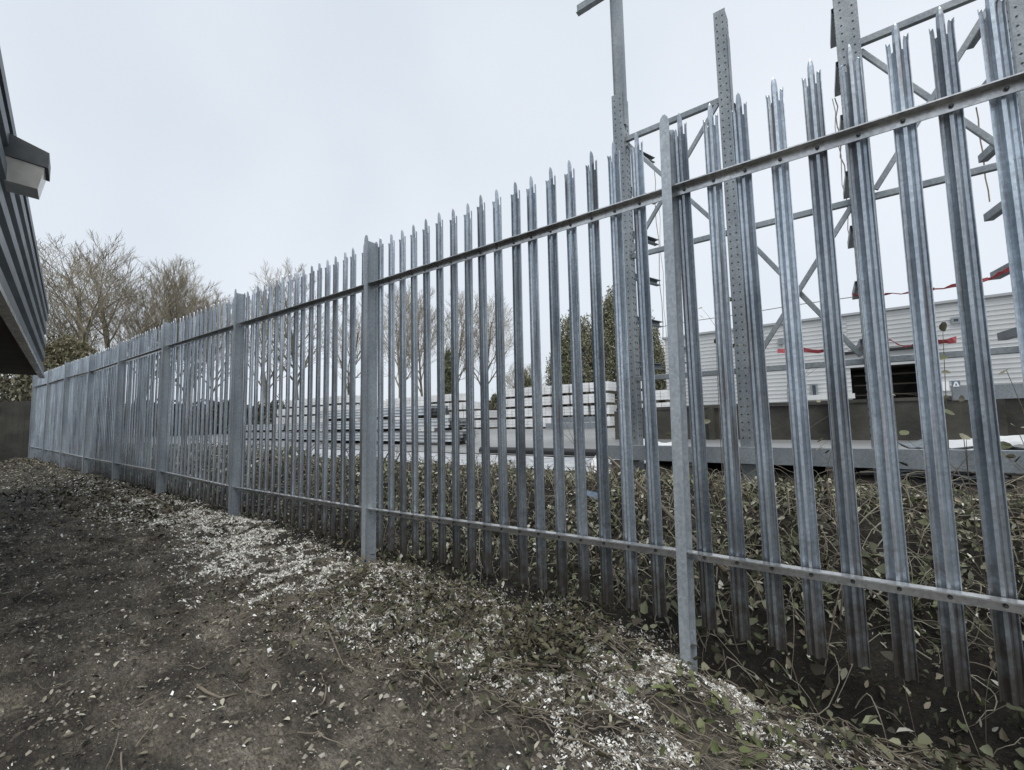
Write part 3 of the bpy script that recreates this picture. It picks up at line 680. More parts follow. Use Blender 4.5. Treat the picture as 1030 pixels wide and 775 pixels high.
# bundles of galvanised purlins nearer the fence
def bundle(nm, x0, y0, z0, L, n, label, m):
    r = empty(nm, (x0, y0, z0), label, 'steel bundle', 'bundles of steel purlins on the yard')
    mb = MB(); w = .17; hgt = .26
    for k in range(n):
        for q_ in range(3):
            t = .006; yy = k*w+rnd.uniform(-.006, .006); zz = q_*.088; hg = .078; e_ = rnd.uniform(-.05, .05)
            prof = [(0, 0), (.13, 0), (.13, t), (t, t), (t*3, hg*.5), (t, hg-t), (.13, hg-t), (.13, hg), (0, hg), (.010, hg*.5)]
            n_ = len(prof); vs = [(e_, yy+p, q+zz) for p, q in prof]+[(-L+e_, yy+p, q+zz) for p, q in prof]
            mb.add(vs, [(i, (i+1) % n_, n_+(i+1) % n_, n_+i) for i in range(n_)])
    mb.build('purlin', m, r)
    for xx in (-.5, -L/2, -L+.5):
        mb = MB(); mb.box((xx-.05, 0, -.085), (xx+.05, n*w-.03, -.003)); mb.build('spacer', M_GAP, r)
for k, (zz, L) in enumerate(((1.03, 6.0), (1.39, 6.0), (1.75, 5.6))):
    p = atY(455-(k == 2)*18, 440, 8.4)
    bundle('purlin_bundle', p.x+(0, -.12, -.3)[k], 8.4, zz, L, 6, ('bottom', 'middle', 'top')[k]+' bundle of galvanised purlins stacked right of the second fence post', M_PURL)
for k, (x0, y0, zz, L) in enumerate(((-11.8, 8.7, 1.03, 5.5), (-12.3, 8.75, 1.39, 5.2), (-13.2, 10.6, 1.05, 6), (-18.5, 9.2, 1.03, 5.5), (-18.8, 9.3, 1.39, 5.5))):
    bundle('purlin_bundle', x0, y0, zz, L, 6, ['lower bundle of purlins seen through pales left of the second post', 'upper bundle of purlins seen through pales left of the second post', 'low bundle of purlins behind the double stack left of the second post', 'lower bundle of purlins behind the third fence bay', 'upper bundle of purlins behind the third fence bay'][k], M_PURL)
# flat dark steel lengths in front of the right stack
for k, (px, L) in enumerate(((610, 3.4), (596, 2.6))):
    p = atY(px, 428, 20.4); beam('steel_length', p.x-L, p.x, 20.2+k*.5, float(yard_z(20))+.05+.3*k, float(yard_z(20))+.33+.3*k, ('lower' if k == 0 else 'upper')+' grey steel length lying before the right block stack', 'steel beam', M_BEAM)

# ------------------------------------------------------------------ canopy building on the left
ud = Vector((-.988, .154, 0)).normalized(); CC = Vector((-12, 1.45, 0)); nrm = Vector((.154, .988, 0)).normalized()
can = empty('canopy_building', (CC.x, CC.y, .5), 'dark ribbed steel canopy of a building overhanging the path at the left', 'building'); CO = Vector(can.location)
def cpt(t, w, z): v = CC-ud*t+nrm*w; return Vector((v.x, v.y, z))-CO       # t metres towards the camera, w out to the path
zb0, zt0 = 2.56, 3.82
mb = MB(); ribs = 5; ph = (zt0-zb0)/ribs; pr = []
for k in range(ribs):
    z = zb0+k*ph; pr += [(z, -.06), (z+ph*.12, -.005), (z+ph*.55, -.005), (z+ph*.67, -.06)]
pr += [(zt0, -.06)]
T1 = 9.2
for s in (0, -.012):
    for (za, wa), (zb_, wb) in zip(pr[:-1], pr[1:]): mb.add([cpt(0, wa+s, za), cpt(T1, wa+s, za), cpt(T1, wb+s, zb_), cpt(0, wb+s, zb_)], [(0, 1, 2, 3)])
mb.build('ribbed_fascia', M_CANOPY, can)
mb = MB(); a = [cpt(-.05, .005, zt0-.07), cpt(T1, .005, zt0-.07), cpt(T1, -.1, zt0-.07), cpt(-.05, -.1, zt0-.07)]
mb.add(a+[v+Vector((0, 0, .09)) for v in a], [(0, 1, 2, 3), (7, 6, 5, 4), (0, 4, 5, 1), (1, 5, 6, 2), (2, 6, 7, 3), (3, 7, 4, 0)]); mb.build('edge_flashing', M_CANOPY, can)
mb = MB(); a = [cpt(-.04, .01, zb0-.05), cpt(T1, .01, zb0-.05), cpt(T1, -.065, zb0-.05), cpt(-.04, -.065, zb0-.05)]
mb.add(a+[v+Vector((0, 0, .045)) for v in a], [(0, 1, 2, 3), (7, 6, 5, 4), (0, 4, 5, 1), (1, 5, 6, 2), (2, 6, 7, 3), (3, 7, 4, 0)]); mb.build('drip_trim', M_RAIL, can)
def slab(nm, t0, t1, w0, w1, z0, z1, m):
    mb = MB(); a = [cpt(t0, w0, z0), cpt(t1, w0, z0), cpt(t1, w1, z0), cpt(t0, w1, z0)]
    mb.add(a+[v+Vector((0, 0, z1-z0)) for v in a], [(0, 1, 2, 3), (7, 6, 5, 4), (0, 4, 5, 1), (1, 5, 6, 2), (2, 6, 7, 3), (3, 7, 4, 0)]); return mb.build(nm, m, can)
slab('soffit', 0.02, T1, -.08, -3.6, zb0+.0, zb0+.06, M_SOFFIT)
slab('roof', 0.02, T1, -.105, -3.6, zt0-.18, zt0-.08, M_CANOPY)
slab('end_fascia', -.0, .06, -.08, -3.6, zb0+.062, zt0-.19, M_CANOPY)
slab('wall', .5, T1, -3.2, -3.4, .0, zb0-.003, M_BRICK)
# floodlight on the fascia
fp = Vector(atX(19, 168, -4.9))
fl = empty('floodlight', (fp.x, fp.y, fp.z), 'boxy dark floodlight with a pale lens fixed to the ribbed canopy edge', 'floodlight'); 
yaw = Matrix.Rotation(R(-9), 4, 'Z')
mb = MB(); mb.add([yaw @ Vector(v) for v in [(-.13, -.10, .015), (.13, -.10, .015), (.13, .16, -.005), (-.13, .16, -.005), (-.13, -.10, .20), (.13, -.10, .20), (.13, .16, .115), (-.13, .16, .115)]], [(0, 3, 2, 1), (4, 5, 6, 7), (0, 1, 5, 4), (1, 2, 6, 5), (2, 3, 7, 6), (3, 0, 4, 7)])
mb.build('housing', M_LAMPB, fl)
mb = MB(); mb.add([yaw @ Vector(v) for v in [(-.11, -.08, -.17), (.11, -.08, -.17), (.11, .11, -.18), (-.11, .11, -.18), (-.12, -.08, .012), (.12, -.08, .012), (.12, .14, -.007), (-.12, .14, -.007)]], [(0, 3, 2, 1), (4, 5, 6, 7), (0, 1, 5, 4), (1, 2, 6, 5), (2, 3, 7, 6), (3, 0, 4, 7)])
mb.build('lens', M_GLASS, fl)
mb = MB(); mb.box((-.07, -.26, -.12), (.07, -.105, .14), M=yaw); mb.box((-.16, -.30, -.17), (.16, -.262, .19), M=yaw); mb.build('bracket', M_LAMPB, fl)

# dark timber fence closing the far end of the path, ivy bank behind
mb = MB(); r0 = Vector((-24.2, -8, .5))
y = -8.0
while y < 2.6:
    h = 2.05+rnd.uniform(-.04, .04)+.25*fbm(y*.3, 1.0, 2); mb.box((0+rnd.uniform(-.01, .01), y+8, 0), (.03, y+8+.145, h)); y += .15
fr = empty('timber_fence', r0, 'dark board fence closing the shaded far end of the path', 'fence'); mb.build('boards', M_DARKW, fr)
mb = MB(); mb.box((-.06, 0, .3), (-.015, 10.3, .4)); mb.box((-.06, 0, 1.3), (-.015, 10.3, 1.4)); mb.build('rail', M_GAP, fr)

# ------------------------------------------------------------------ trees
def bare_tree(seed, H, r0, spread=.5, lean=0.0, clear=.3):
    r = random.Random(seed); tr = MB(); tw = MB()
    def grow(p, d, L, rad, lev):
        n = (7, 5, 4, 3, 3)[lev]; pts = [p]; rs = [rad]; dd = d.copy(); wob = (.05, .09, .10, .09, .09)[lev]
        for i in range(n):
            dd = (dd+Vector((r.gauss(0, wob), r.gauss(0, wob), r.gauss(.05, .05)))).normalized()
            pts.append(pts[-1]+dd*L/n); rs.append(rad*(1-.82*(i+1)/n))
        (tr if lev < 2 else tw).tube(pts, [max(q, (.02, .014, .010, .0075, .0055)[lev]) for q in rs], 7 if lev == 0 else (5 if lev == 1 else 3), cap=False)
        if lev >= 4: return
        kids = (13, 8, 6, 5)[lev]
        for c in range(kids):
            t = (clear+(1-clear)*(c+r.random())/kids) if lev == 0 else .15+.85*(c+r.random())/kids; i = min(int(t*n), n-1); fr_ = t*n-i
            b = pts[i].lerp(pts[i+1], fr_); base = (pts[i+1]-pts[i]).normalized()
            ax = base.orthogonal().normalized(); ax.rotate(Matrix.Rotation(c*2.4+r.uniform(-.6, .6), 3, base))
            an = r.uniform(.55, 1.0)*spread*(1.5 if lev < 2 else 1.15)
            nd_ = (base*math.cos(an)+ax*math.sin(an)+Vector((0, 0, .10))).normalized()
            ll = L*((.50*(1.15-.65*t)) if lev == 0 else r.uniform(.42, .70)*(1.15-.45*t))
            grow(b, nd_, ll, max(.55*(rs[i]*(1-fr_)+rs[i+1]*fr_), .012), lev+1)
    grow(Vector((0, 0, -.3)), Vector((lean, 0, 1)).normalized(), H, r0, 0)
    return tr.mesh('trunk', M_BARK, True), tw.mesh('crown', M_TWIG, False)
BT = [bare_tree(5, 12, .30, .62), bare_tree(12, 12, .24, .5), bare_tree(23, 12, .26, .58, .06), bare_tree(31, 12, .18, .44, -.03)]
def place_bare(px, rg, h, v, rz, label, grp='bare winter trees beyond the fence', sxy=1.0):
    t = empty('bare_tree', atR(px, rg, 1.0), label, 'tree', grp, rz); s = h/12.0*(.74 if px < 240 else .92); t.scale = (s*sxy, s*sxy, s)
    link_obj('trunk', BT[v][0], None, t); link_obj('crown', BT[v][1], None, t)
for a_ in [(97, 38, 13.6, 0, .4, 'broad bare tree with thick trunk, just right of the canopy edge', 1.25), (122, 41, 14.8, 1, 2.0, 'tall bare tree forking high, second from the canopy edge', 1.1), (62, 42, 9.5, 2, .2, 'short spreading bare tree beside the canopy end', 1.2),
           (142, 44, 14.2, 3, 1.0, 'slender bare tree, third tall one from the canopy edge', 1.3), (163, 43, 14.3, 1, 4.2, 'slender bare tree left of the third fence post', 1.1), (186, 44, 13.6, 2, 3.0, 'bare tree directly above the third fence post', 1.1), (212, 46, 12.6, 3, 5.0, 'lower bare tree between the third and fourth fence posts', 1.2),
           (300, 52, 15.2, 0, 1.7, 'bare tree whose tips show above the pales left of the second post', .9), (345, 50, 12.5, 2, 1.9, 'bare tree behind the steel stacks left of the second post', .9), (270, 52, 13.0, 1, .9, 'bare tree seen through the third fence bay', 1.0),
           (404, 42, 12.0, 1, .3, 'bare tree right of the second fence post', .9), (425, 46, 12.6, 3, 2.2, 'thin bare tree two trees right of the second post', 1.0), (455, 44, 11.8, 1, 5.1, 'bare tree standing behind the ivy covered stump of trunk', .9), (484, 43, 11.5, 0, 3.4, 'spreading bare tree at the right end of the bare row', .8),
           (517, 60, 7.5, 2, 2.6, 'small distant bare tree left of the white block stack', 1.0), (540, 60, 7.2, 3, 2.9, 'small distant bare tree beside the small dark conifer', 1.0)]:
    place_bare(a_[0], a_[1], a_[2], a_[3], a_[4], a_[5], 'bare winter trees beyond the fence', a_[6])

def leafball(name, shapes, n, size, cols, seed, elong=1.0):
    """foliage spread through ellipsoid lobes: shapes (cx,cy,cz,rx,ry,rz)"""
    g = np.random.default_rng(seed); vol = np.array([s[3]*s[4]*s[5] for s in shapes]); pk = g.choice(len(shapes), n, p=vol/vol.sum()); sh = np.array(shapes)[pk]
    d = g.normal(size=(n, 3)); d /= np.linalg.norm(d, axis=1)[:, None]; rr = g.uniform(.25, 1, n)**.45
    lump = .62+.72*fbm(d[:, 0]*3.6+pk*7+seed, d[:, 2]*4.2+d[:, 1]*2.6, 4, .6); p = sh[:, :3]+d*sh[:, 3:]*(rr*lump)[:, None]
    u = g.normal(size=(n, 3)); u[:, 2] += elong*.9; u /= np.linalg.norm(u, axis=1)[:, None]; w = np.cross(u, g.normal(size=(n, 3))); w /= np.linalg.norm(w, axis=1)[:, None]
    s = size*g.uniform(.6, 1.4, n)[:, None]; Vv = np.stack([p-w*s*.32, p+u*s*elong, p+w*s*.32, p-u*s*.5], 1).reshape(-1, 3)
    c = np.array(cols)[g.integers(0, len(cols), n)]*g.uniform(.75, 1.25, (n, 1)); c = np.repeat(c, 4, 0)
    return np_mesh(name, Vv, np.arange(n*4).reshape(n, 4), M_LEAF, c)
EV = [(.15, .16, .09), (.22, .215, .14), (.30, .28, .21), (.12, .13, .08)]
def evergreen(name, px, rg, h, shapes, n, label, size=.22, grp=None, cols=EV, cat='tree', seed=1, elong=1.3):
    t = empty(name, atR(px, rg, 1.1), label, cat, grp)
    mb = MB(); mb.tube([(0, 0, -.3), (.05, 0, h*.35), (0, .05, h*.75)], [.2, .15, .05], 8); 
    for k in range(8): a = k*2.3; z = h*(.2+.07*k); mb.tube([(0, 0, z), (math.cos(a)*h*.12, math.sin(a)*h*.12, z+h*.1)], [.06, .02], 5)
    mb.build('trunk', M_BARK, t); link_obj('crown', leafball('crown', shapes, n, size, cols, seed, elong), None, t)
evergreen('evergreen_tree', 622, 31, 8.8, [(0, 0, 4.2, 1.9, 1.7, 4.2), (.1, 0, 6.9, 1.15, 1.2, 2.6), (-.7, 0, 5.6, 1.0, 1, 2)], 42000, 'large dense evergreen behind the leftmost rack column', .10, seed=3)
evergreen('evergreen_tree', 582, 31, 7.4, [(0, 0, 4.0, 1.7, 1.5, 4.0), (-.9, 0, 3.2, 1.4, 1.3, 3.0)], 36000, 'dense evergreen with lower left shoulder, above the white block stack', .10, seed=4)
evergreen('evergreen_tree', 652, 32, 6.6, [(0, 0, 3.6, 1.5, 1.4, 3.8), (.5, 0, 2.7, 1.1, 1.2, 2.6)], 26000, 'lower evergreen just left of the white warehouse end', .10, seed=5)
evergreen('conifer', 450, 40, 7.5, [(0, 0, 3.2, .7, .7, 3.4)], 6000, 'narrow dark ivy covered column of a tree above the middle stack', .22, seed=6, cols=EV[:1]+EV[3:])
evergreen('conifer', 529, 46, 5.5, [(0, 0, 2.6, 1.1, 1.1, 2.8)], 6000, 'small rounded dark conifer above the left end of the right block stack', .22, seed=7)
evergreen('hedge_bush', 502, 50, 3.2, [(0, 0, 1.6, 1.6, 1.2, 1.9)], 5000, 'dark bush in the gap between the two block stacks', .22, seed=8, cat='bush')
evergreen('hedge_bush', 60, 34, 5.5, [(0, 0, 2.8, 1.6, 1.6, 2.7)], 26000, 'ragged brown green bush at the end of the canopy', .11, cols=[(.16, .145, .09), (.24, .21, .14), (.12, .12, .07)], seed=9, cat='bush')
evergreen('hedge_bush', 80, 36, 4.4, [(0, 0, 2.0, 2.2, 1.6, 2.2)], 20000, 'brown thicket under the broad bare tree', .11, cols=[(.16, .145, .09), (.24, .21, .14), (.12, .12, .07)], seed=10, cat='bush')
hd = []
for k in range(46): px = 15+k*11; q = atR(px, 48, 1.0); hd.append((q.x, q.y, 1.2+rnd.uniform(0, .8), 2.6, 1.6, 1.5+rnd.uniform(0, 1.0)))
o = link_obj('hedgerow', leafball('hedgerow', hd, 60000, .26, [(.10, .10, .065), (.15, .135, .09), (.20, .18, .13), (.08, .085, .05)], 22, 1.2)); tag(o, 'dense brown green hedgerow along the far side of the yard', 'hedge', None, 'stuff')
hb = [(-27+rnd.uniform(-1, 1), y_, 2.3+rnd.uniform(0, .5), 1.3, 1.1, 1.9) for y_ in np.arange(-9, 3.5, .8)]
o = link_obj('scrub_bank', leafball('scrub_bank', hb, 26000, .14, [(.09, .09, .055), (.14, .13, .09), (.18, .17, .12)], 24, 1.2)); tag(o, 'scrubby brown green growth on the bank behind the dark board fence', 'scrub', None, 'stuff')

# ------------------------------------------------------------------ ground litter
def leaves(name, X, Y, Z, size, cols, seed, tilt=.7, shape=0, label=None, cat=None, kind='stuff'):
    """bent leaf faces, each with its own colour; shape 0 pointed oval, 1 ivy-like lobes"""
    g = np.random.default_rng(seed); n = len(X)
    if shape == 0: pts = np.array([(-.5, 0, 0), (-.18, .24, .07), (.22, .2, .05), (.6, 0, -.06), (.22, -.2, .05), (-.18, -.24, .07)])
    else: pts = np.array([(-.36, 0, 0), (-.26, .36, .05), (.16, .33, .06), (.58, 0, -.06), (.16, -.33, .06), (-.26, -.36, .05)])
    fc = np.array([(0, 3, 2, 1), (0, 5, 4, 3)])
    Pp = np.repeat(pts[None], n, 0)*size[:, None, None]; Pp[:, :, 2] *= g.uniform(.2, 2.6, n)[:, None]
    Pp[:, :, 1] *= g.uniform(.7, 1.25, n)[:, None]
    rz = g.uniform(0, 6.283, n); rx = g.normal(0, tilt, n); ry = g.normal(0, tilt, n)
    def rot(P, a, i, j):
        c, s = np.cos(a)[:, None], np.sin(a)[:, None]; A, B = P[:, :, i].copy(), P[:, :, j].copy(); P[:, :, i] = c*A-s*B; P[:, :, j] = s*A+c*B
    rot(Pp, rx, 1, 2); rot(Pp, ry, 0, 2); rot(Pp, rz, 0, 1)
    Pp += np.stack([X, Y, Z], 1)[:, None, :]
    Fc = (fc[None]+(np.arange(n)*6)[:, None, None]).reshape(-1, 4)
    c = np.array(cols)[g.integers(0, len(cols), n)]*g.uniform(.6, 1.35, (n, 1)); c = np.repeat(c, 6, 0)
    o = link_obj(name, np_mesh(name, Pp.reshape(-1, 3), Fc, M_LEAF, c)); tag(o, label, cat, None, kind); return o
OLV = [(.17, .19, .105), (.25, .265, .165), (.34, .345, .25), (.10, .115, .06), (.56, .55, .47), (.27, .235, .17), (.08, .07, .05), (.21, .23, .14)]
# leafy bank behind the fence
n = 34000; X = rng.uniform(-9, 2.6, n); Y = 2.62+rng.random(n)**.9*1.95; keep = rng.random(n) < np.clip(-.55+2.9*fbm(X*1.9, Y*2.4, 3), .12, 1); X, Y = X[keep], Y[keep]
Z = ground(X, Y)+rng.random(len(X))**1.8*.11; leaves('bank_leaves', X, Y, Z, rng.uniform(.02, .075, len(X))*rng.uniform(.6, 1, len(X)), OLV, 31, .75, 0, 'olive and brown ivy leaves covering the bank behind the fence', 'leaves')
n = 9000; X = rng.uniform(-24, -8, n); Y = 2.65+rng.random(n)*1.9; Z = ground(X, Y)+rng.random(n)*.2; leaves('bank_leaves', X, Y, Z, rng.uniform(.06, .13, n), OLV, 32, .8, 0, 'olive scrub leaves on the far part of the bank behind the crowded pales', 'leaves')
# larger pale ivy leaves low at the right
n = 1000; X = rng.uniform(-1.1, 2.0, n); Y = rng.uniform(2.5, 3.6, n); keep = rng.random(n) < .2+fbm(X*3, Y*3, 2)*.9; X, Y = X[keep], Y[keep]
Z = ground(X, Y)+rng.random(len(X))*.22; leaves('ivy', X, Y, Z, rng.uniform(.035, .085, len(X)), [(.10, .11, .065), (.15, .16, .10), (.24, .24, .17), (.07, .078, .045), (.06, .055, .04)], 33, .7, 1, 'broad ivy leaves growing low around the foot of the nearest pales', 'ivy')
# path litter: small leaves and crumbs
n = 50000; X = rng.uniform(-23, 1.2, n); Y = rng.uniform(.3, 2.62, n)
dens = .16+.8*np.clip((Y-1.2)/1.2, 0, 1)*fbm(X*2.5+5, Y*2.5, 3)**1.2; keep = rng.random(n) < dens; X, Y = X[keep], Y[keep]
Z = ground(X, Y)+.008+rng.random(len(X))*.02; leaves('path_litter', X, Y, Z, rng.uniform(.008, .036, len(X))*(1+.05*np.abs(X)), [(.12, .11, .08), (.19, .175, .13), (.08, .07, .05), (.36, .34, .27), (.05, .045, .035), (.26, .25, .19)], 34, .28, 0, 'dead leaves and scraps trodden into the path', 'leaf litter')
# low green weeds and brambles along the near side
def clump(cx, cy, sx, sy, n, seed, label, smin=.02, smax=.055, cols=OLV, hz=.12, shape=0):
    g = np.random.default_rng(seed); X = g.normal(cx, sx, n); Y = np.minimum(g.normal(cy, sy, n), 2.75); Z = ground(X, Y)+g.random(n)**1.6*hz
    leaves('low_weeds', X, Y, Z, g.uniform(smin, smax, n), cols, seed, .65, shape, label, 'weeds')
DK = [(.055, .06, .035), (.085, .085, .05), (.12, .115, .07), (.06, .05, .035)]
clump(-2.35, 2.1, .45, .28, 1500, 41, 'dark low weeds by the path right of the second post', cols=DK)
clump(-1.40, 2.1, .28, .28, 1300, 42, 'dark brambly weeds left of the nearest post', cols=DK)
clump(.45, 2.35, .40, .22, 420, 43, 'dark low leaves at the right corner in front of the fence', .025, .06, DK+[(.17, .17, .11)], .12, 1)
clump(-.45, 2.05, .25, .12, 120, 44, 'sparse greenish leaves in the chips right of the nearest post', .03, .07, [(.10, .12, .05), (.15, .16, .08)], .08)
clump(-9.5, 1.9, 2.2, .45, 1400, 45, 'dark leafy debris beside the far part of the fence', .03, .08, DK+[(.13, .11, .08)], .08)
clump(-3.2, 1.6, .8, .3, 500, 46, 'scattered dark weeds on the path below the pale chips', .015, .045, DK, .06)

# wood chips and crumbs
n = 2600000; X = rng.uniform(-14, 1.2, n); Y = rng.uniform(.3, 2.72, n); w_ = np.exp(-np.abs(X+1.5)/6.5)
d_ = chipd(X, Y); fine = np.clip((fbm(X*19, Y*19, 3, .7)-.40)*5, .02, 1.25); keep = (rng.random(n) < np.clip(d_*1.5, 0, 1)*np.sqrt(w_)*fine*1.0+.0018); X, Y = X[keep], Y[keep]; n = len(X); print('chips', n)
g = rng; sz = (.0019+.0075*g.random(n)**4.0)*(1+np.abs(X)*.09); Z = ground(X, Y)+.004+g.random(n)*.008
q = np.array([(-1, -.55, 0), (1, -.45, .15), (.8, .5, 0), (-.9, .6, -.1), (0, 0, .7)]); P_ = np.repeat(q[None], n, 0)*sz[:, None, None]; P_[:, :, 1] *= g.uniform(.3, 1.2, n)[:, None]; P_[:, :, :2] *= g.uniform(.75, 1.25, (n, 5, 2))
az = g.uniform(0, 6.283, n); c_, s_ = np.cos(az)[:, None], np.sin(az)[:, None]; A = P_[:, :, 0].copy(); B = P_[:, :, 1].copy(); P_[:, :, 0] = c_*A-s_*B; P_[:, :, 1] = s_*A+c_*B
tx = g.normal(0, .8, n)[:, None]; P_[:, :, 2] += P_[:, :, 0]*tx; P_ += np.stack([X, Y, Z], 1)[:, None, :]
fc = np.array([(0, 1, 4), (1, 2, 4), (2, 3, 4), (3, 0, 4)]); Fc = (fc[None]+(np.arange(n)*5)[:, None, None]).reshape(-1, 3)
cc = np.array([(.80, .80, .75), (.66, .65, .59), (.46, .44, .39), (.86, .86, .83), (.30, .28, .23)])[g.integers(0, 5, n)]*g.uniform(.8, 1.1, (n, 1))
o = link_obj('wood_chips', np_mesh('wood_chips', P_.reshape(-1, 3), Fc, M_CHIP, np.repeat(cc, 5, 0))); tag(o, 'pale wood chips strewn in patches along the fence line', 'wood chips', None, 'stuff')

# clods and crumbs of soil on the path
n = 60000; X = -rng.random(n)**1.3*9+1.2; Y = rng.uniform(.2, 2.7, n); keep = rng.random(n) < .25+1.2*np.clip(fbm(X*3, Y*3, 3)-.3, 0, 1); X, Y = X[keep], Y[keep]; n = len(X)
sz = .003+.012*rng.random(n)**4; P_ = np.repeat(np.array([(-1, -.7, -.3), (1, -.5, -.2), (.8, .8, -.3), (-.9, .6, -.2), (.1, 0, .8)])[None], n, 0)*sz[:, None, None]*rng.uniform(.6, 1.3, (n, 5, 3))
az = rng.uniform(0, 6.283, n); c_, s_ = np.cos(az)[:, None], np.sin(az)[:, None]; A = P_[:, :, 0].copy(); B = P_[:, :, 1].copy(); P_[:, :, 0] = c_*A-s_*B; P_[:, :, 1] = s_*A+c_*B
P_ += np.stack([X, Y, ground(X, Y)+.002], 1)[:, None, :]
Fc = (fc[None]+(np.arange(n)*5)[:, None, None]).reshape(-1, 3)
cc = np.array([(.10, .088, .07), (.16, .142, .115), (.07, .062, .05), (.24, .22, .185), (.34, .32, .28)])[rng.choice(5, n, p=(.3, .3, .2, .13, .07))]*rng.uniform(.8, 1.2, (n, 1))
o = link_obj('soil_crumbs', np_mesh('soil_crumbs', P_.reshape(-1, 3), Fc, M_CHIP, np.repeat(cc, 5, 0))); tag(o, 'clods and crumbs of brown soil on the path', 'soil crumbs', None, 'stuff')

# bramble stems, dead canes and twigs
def canes(n, x0, x1, y0, y1, L, r, seed, label, hmax=.3, name='bramble_stems', m=M_STEM, cat='brambles'):
    q = random.Random(seed); mb = MB()
    for k in range(n):
        x = q.uniform(x0, x1); y = q.uniform(y0, y1); a = q.uniform(0, 6.283); l = L*q.uniform(.4, 1.5); h = q.uniform(.0, hmax); pts = []; cur = q.gauss(0, .9)
        for i in range(10):
            t = i/9; aa = a+cur*t; xx = x+math.cos(aa)*l*t; yy = y+math.sin(aa)*l*t*.6
            if y < FY: yy = min(yy, 2.46)
            else: yy = max(yy, 2.58)
            pts.append((xx, yy, 4*h*t*(1-t)+.012+q.uniform(0, .006)))
        P3 = np.array(pts); gz = ground(P3[:, 0], P3[:, 1]); rr = r*q.uniform(.5, 1.5)
        mb.tube([(p[0], p[1], p[2]+z) for p, z in zip(pts, gz)], [rr*(1-.6*i/9) for i in range(10)], 4)
    o = mb.build(name, m); tag(o, label, cat, None, 'stuff')
canes(650, -5, 2.4, 2.66, 4.4, .45, .0032, 51, 'tangled brown bramble canes arching over the leafy bank', .26)
canes(800, -4, 2.4, 2.66, 4.4, .35, .0026, 57, 'pale dry stems threaded through the leaves of the bank', .22, 'dry_stems', M_STEMP)
canes(260, -14, -5, 2.75, 4.3, .9, .009, 52, 'bramble canes on the bank behind the left fence bays', .4)
canes(750, -3.4, 1.2, 1.5, 2.48, .3, .0026, 53, 'thin dead stems lying along the foot of the fence', .05)
canes(150, -7, .6, .5, 2.1, .22, .0028, 54, 'small fallen twigs scattered over the path', .015, 'fallen_twigs', cat='twigs')
# individual branches and stems
def branch(pts, r, label, m=M_STEM, name='fallen_branch', cat='branch', grp=None):
    P3 = np.array([(p[0], p[1]) for p in pts]); gz = ground(P3[:, 0], P3[:, 1]); o0 = Vector((pts[0][0], pts[0][1], float(gz[0])))
    mb = MB(); mb.tube([Vector((p[0], p[1], float(z)+p[2]))-o0 for p, z in zip(pts, gz)], [r*(1-.5*i/(len(pts)-1)) for i in range(len(pts))], 6); o = mb.build(name, m, None, o0, True); tag(o, label, cat, grp); return o
def gp(px, py, z=.15): d = ray(px, py); v = EYE+d*((z-1.5)/d.z); return v.x, v.y
def gl(pix, h=.02):
    o = []
    for px, py in pix: x, y = gp(px, py); o.append((x, y, h))
    return o
branch(gl([(198, 706), (207, 714), (221, 717), (238, 713)], .012), .009, 'short curved brown branch lying on the bare path')
branch(gl([(0, 641), (40, 637), (78, 622)], .01), .008, 'thin dark twig lying on the path near the left edge')
branch(gl([(150, 520), (165, 530), (180, 542)], .03), .018, 'dark stick poking out of the pale chips near the fence')
branch(gl([(515, 691), (535, 697), (565, 700)], .02), .012, 'dark stubby branch on the litter left of the nearest post')
branch(gl([(330, 660), (345, 690), (365, 705)], .03), .006, 'thin wiry stem curling over the path centre')
# long dark branch leaning across the bank
A_ = atY(610, 458, 4.0); B_ = atY(730, 575, 2.75)
mb = MB(); mb.tube([Vector((0, 0, 0)), (B_-A_)*.5+Vector((0, 0, .02)), B_-A_], [.010, .014, .016], 6); o = mb.build('dead_branch', M_STEM, None, A_, True); tag(o, 'long dark branch sloping down across the leafy bank behind the nearest post', 'branch')
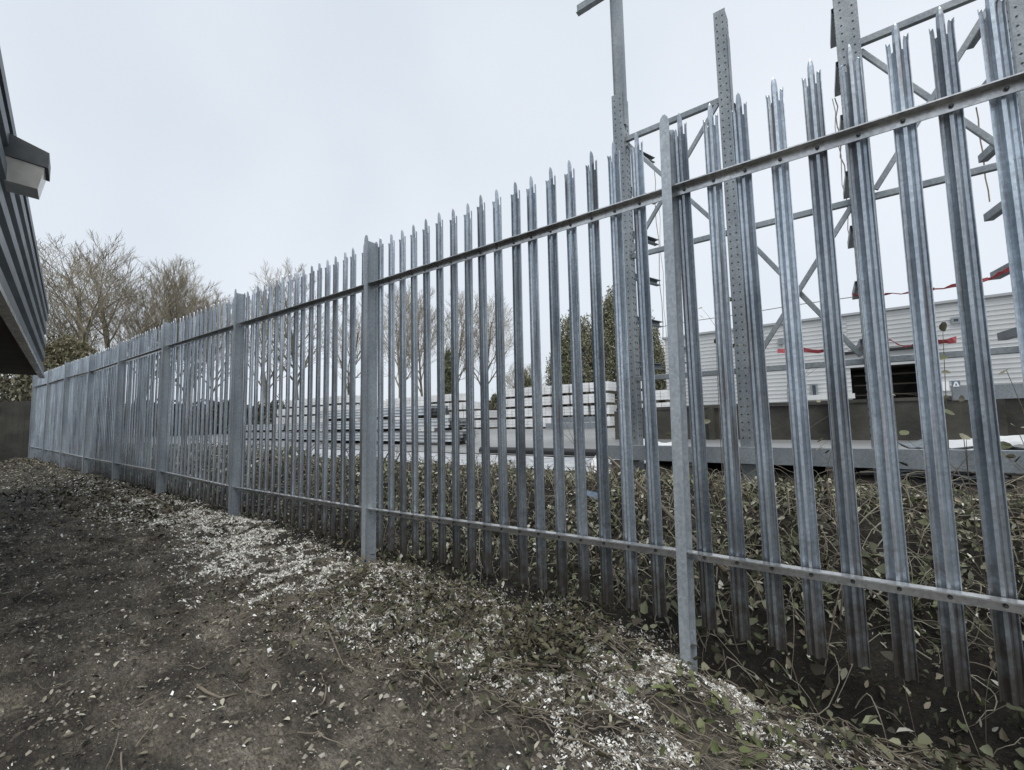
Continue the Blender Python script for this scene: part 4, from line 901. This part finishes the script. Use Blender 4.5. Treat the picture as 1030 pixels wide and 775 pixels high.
# saplings and bramble shoots with leaves, right side
def sapling(base, tip, nleaf, label, seed, bend=.1, r=.004, ls=(.03, .05), cols=((.16, .155, .10), (.22, .21, .14), (.11, .12, .06)), nb=3):
    q = random.Random(seed); base = Vector(base); tip = Vector(tip); rt_ = empty('bramble_shoot', base, label, 'shoot', 'leafy shoots rising behind the fence'); st = MB(); ld = []
    D = tip-base; side = Vector((q.uniform(-1, 1), q.uniform(-.3, .3), 0))*bend
    main = [D*t+side*4*t*(1-t) for t in [i/7 for i in range(8)]]; st.tube(main, [r*(1-.7*i/7) for i in range(8)], 5)
    tips = [(main[-1], D.normalized())]
    for k in range(nb):
        i = q.randrange(3, 7); d = Vector((q.uniform(-1, 1), q.uniform(-.5, .5), q.uniform(.1, .9))).normalized()*D.length*q.uniform(.15, .3); b = main[i]; st.tube([b, b+d*.5+Vector((0, 0, .01)), b+d], [r*.5, r*.35, r*.2], 4); tips.append((b+d, d.normalized()))
    st.build('stem', M_STEM, rt_)
    me_v = []; n = nleaf
    for k in range(n):
        if k < len(tips): p = tips[k][0]
        else: b, d = tips[q.randrange(len(tips))]; p = b-d*q.uniform(0, D.length*.2)+Vector((q.uniform(-.03, .03), q.uniform(-.03, .03), q.uniform(-.03, .02)))
        lf = MB(); s = q.uniform(*ls); pts = [(-.1, 0, 0), (.12, .28, .04), (.5, .36, .03), (.85, .22, 0), (1.05, 0, -.06), (.85, -.22, 0), (.5, -.36, .03), (.12, -.28, .04), (.5, 0, -.03)]
        E_ = Matrix.Rotation(q.uniform(0, 6.28), 3, 'Z') @ Matrix.Rotation(q.uniform(-1.2, 1.2), 3, 'X') @ Matrix.Rotation(q.uniform(-.9, .9), 3, 'Y')
        lf.add([p+(E_ @ Vector(v))*s*1.3 for v in pts], [(i, (i+1) % 8, 8) for i in range(8)])
        me = lf.mesh('leaf', SHL[k % 3]); link_obj('leaf', me, None, rt_)
SHL = [noisy('shoot_leaf_%d' % i, [(.3, c), (.7, tuple(v*1.4 for v in c))], scale=30, rough=(.55, .75)) for i, c in enumerate(((.17, .165, .105), (.24, .23, .155), (.12, .13, .065)))]
gb = lambda x, y: Vector((x, y, float(ground(x, y))))
sapling(gb(.42, 3.5), atY(948, 325, 3.3), 9, 'leafy bramble shoot climbing between the second and third pales from the right', 61, .12)
sapling(gb(.62, 3.3), atY(1012, 372, 3.2), 6, 'bramble shoot with brown leaves behind the last pales on the right', 62, .10)
sapling(gb(.5, 3.1), atY(965, 400, 3.1), 7, 'short leafy shoot in front of the dark wall, right side', 63, .15)
sapling(gb(-.85, 4.0), atY(718, 298, 3.9), 6, 'thin shoot with curled leaves rising right of the nearest post', 64, .08)
sapling(gb(-.6, 3.8), atY(722, 345, 3.8), 4, 'slim shoot with two leaves left of the second rack column', 65, .1)
sapling(gb(-.1, 3.7), atY(792, 372, 3.7), 2, 'bare whip fanning out below the red tape', 66, .1, .004, (.02, .03), nb=5)
sapling(gb(.05, 3.4), atY(838, 448, 3.4), 8, 'low leafy shoot right of the fourth pale past the near post', 67, .12)
sapling(gb(.75, 3.0), atY(1022, 430, 3.0), 7, 'green shoot at the right edge of the picture', 68, .1, cols=((.1, .14, .05),))
sapling(gb(-1.95, 3.9), atY(564, 415, 3.9), 1, 'pale dry stalk standing on the bank before the right block stack', 69, .05, .005, nb=1)
sapling(gb(-.9, 3.4), atY(707, 425, 3.4), 1, 'pale dry stalk rising behind the nearest post', 70, .04, .006, nb=0)
sapling(gb(-.95, 3.7), atY(692, 365, 3.7), 2, 'dark thin whip crossing the white warehouse wall', 71, .06, .004, nb=1)

S.render.engine = 'CYCLES'
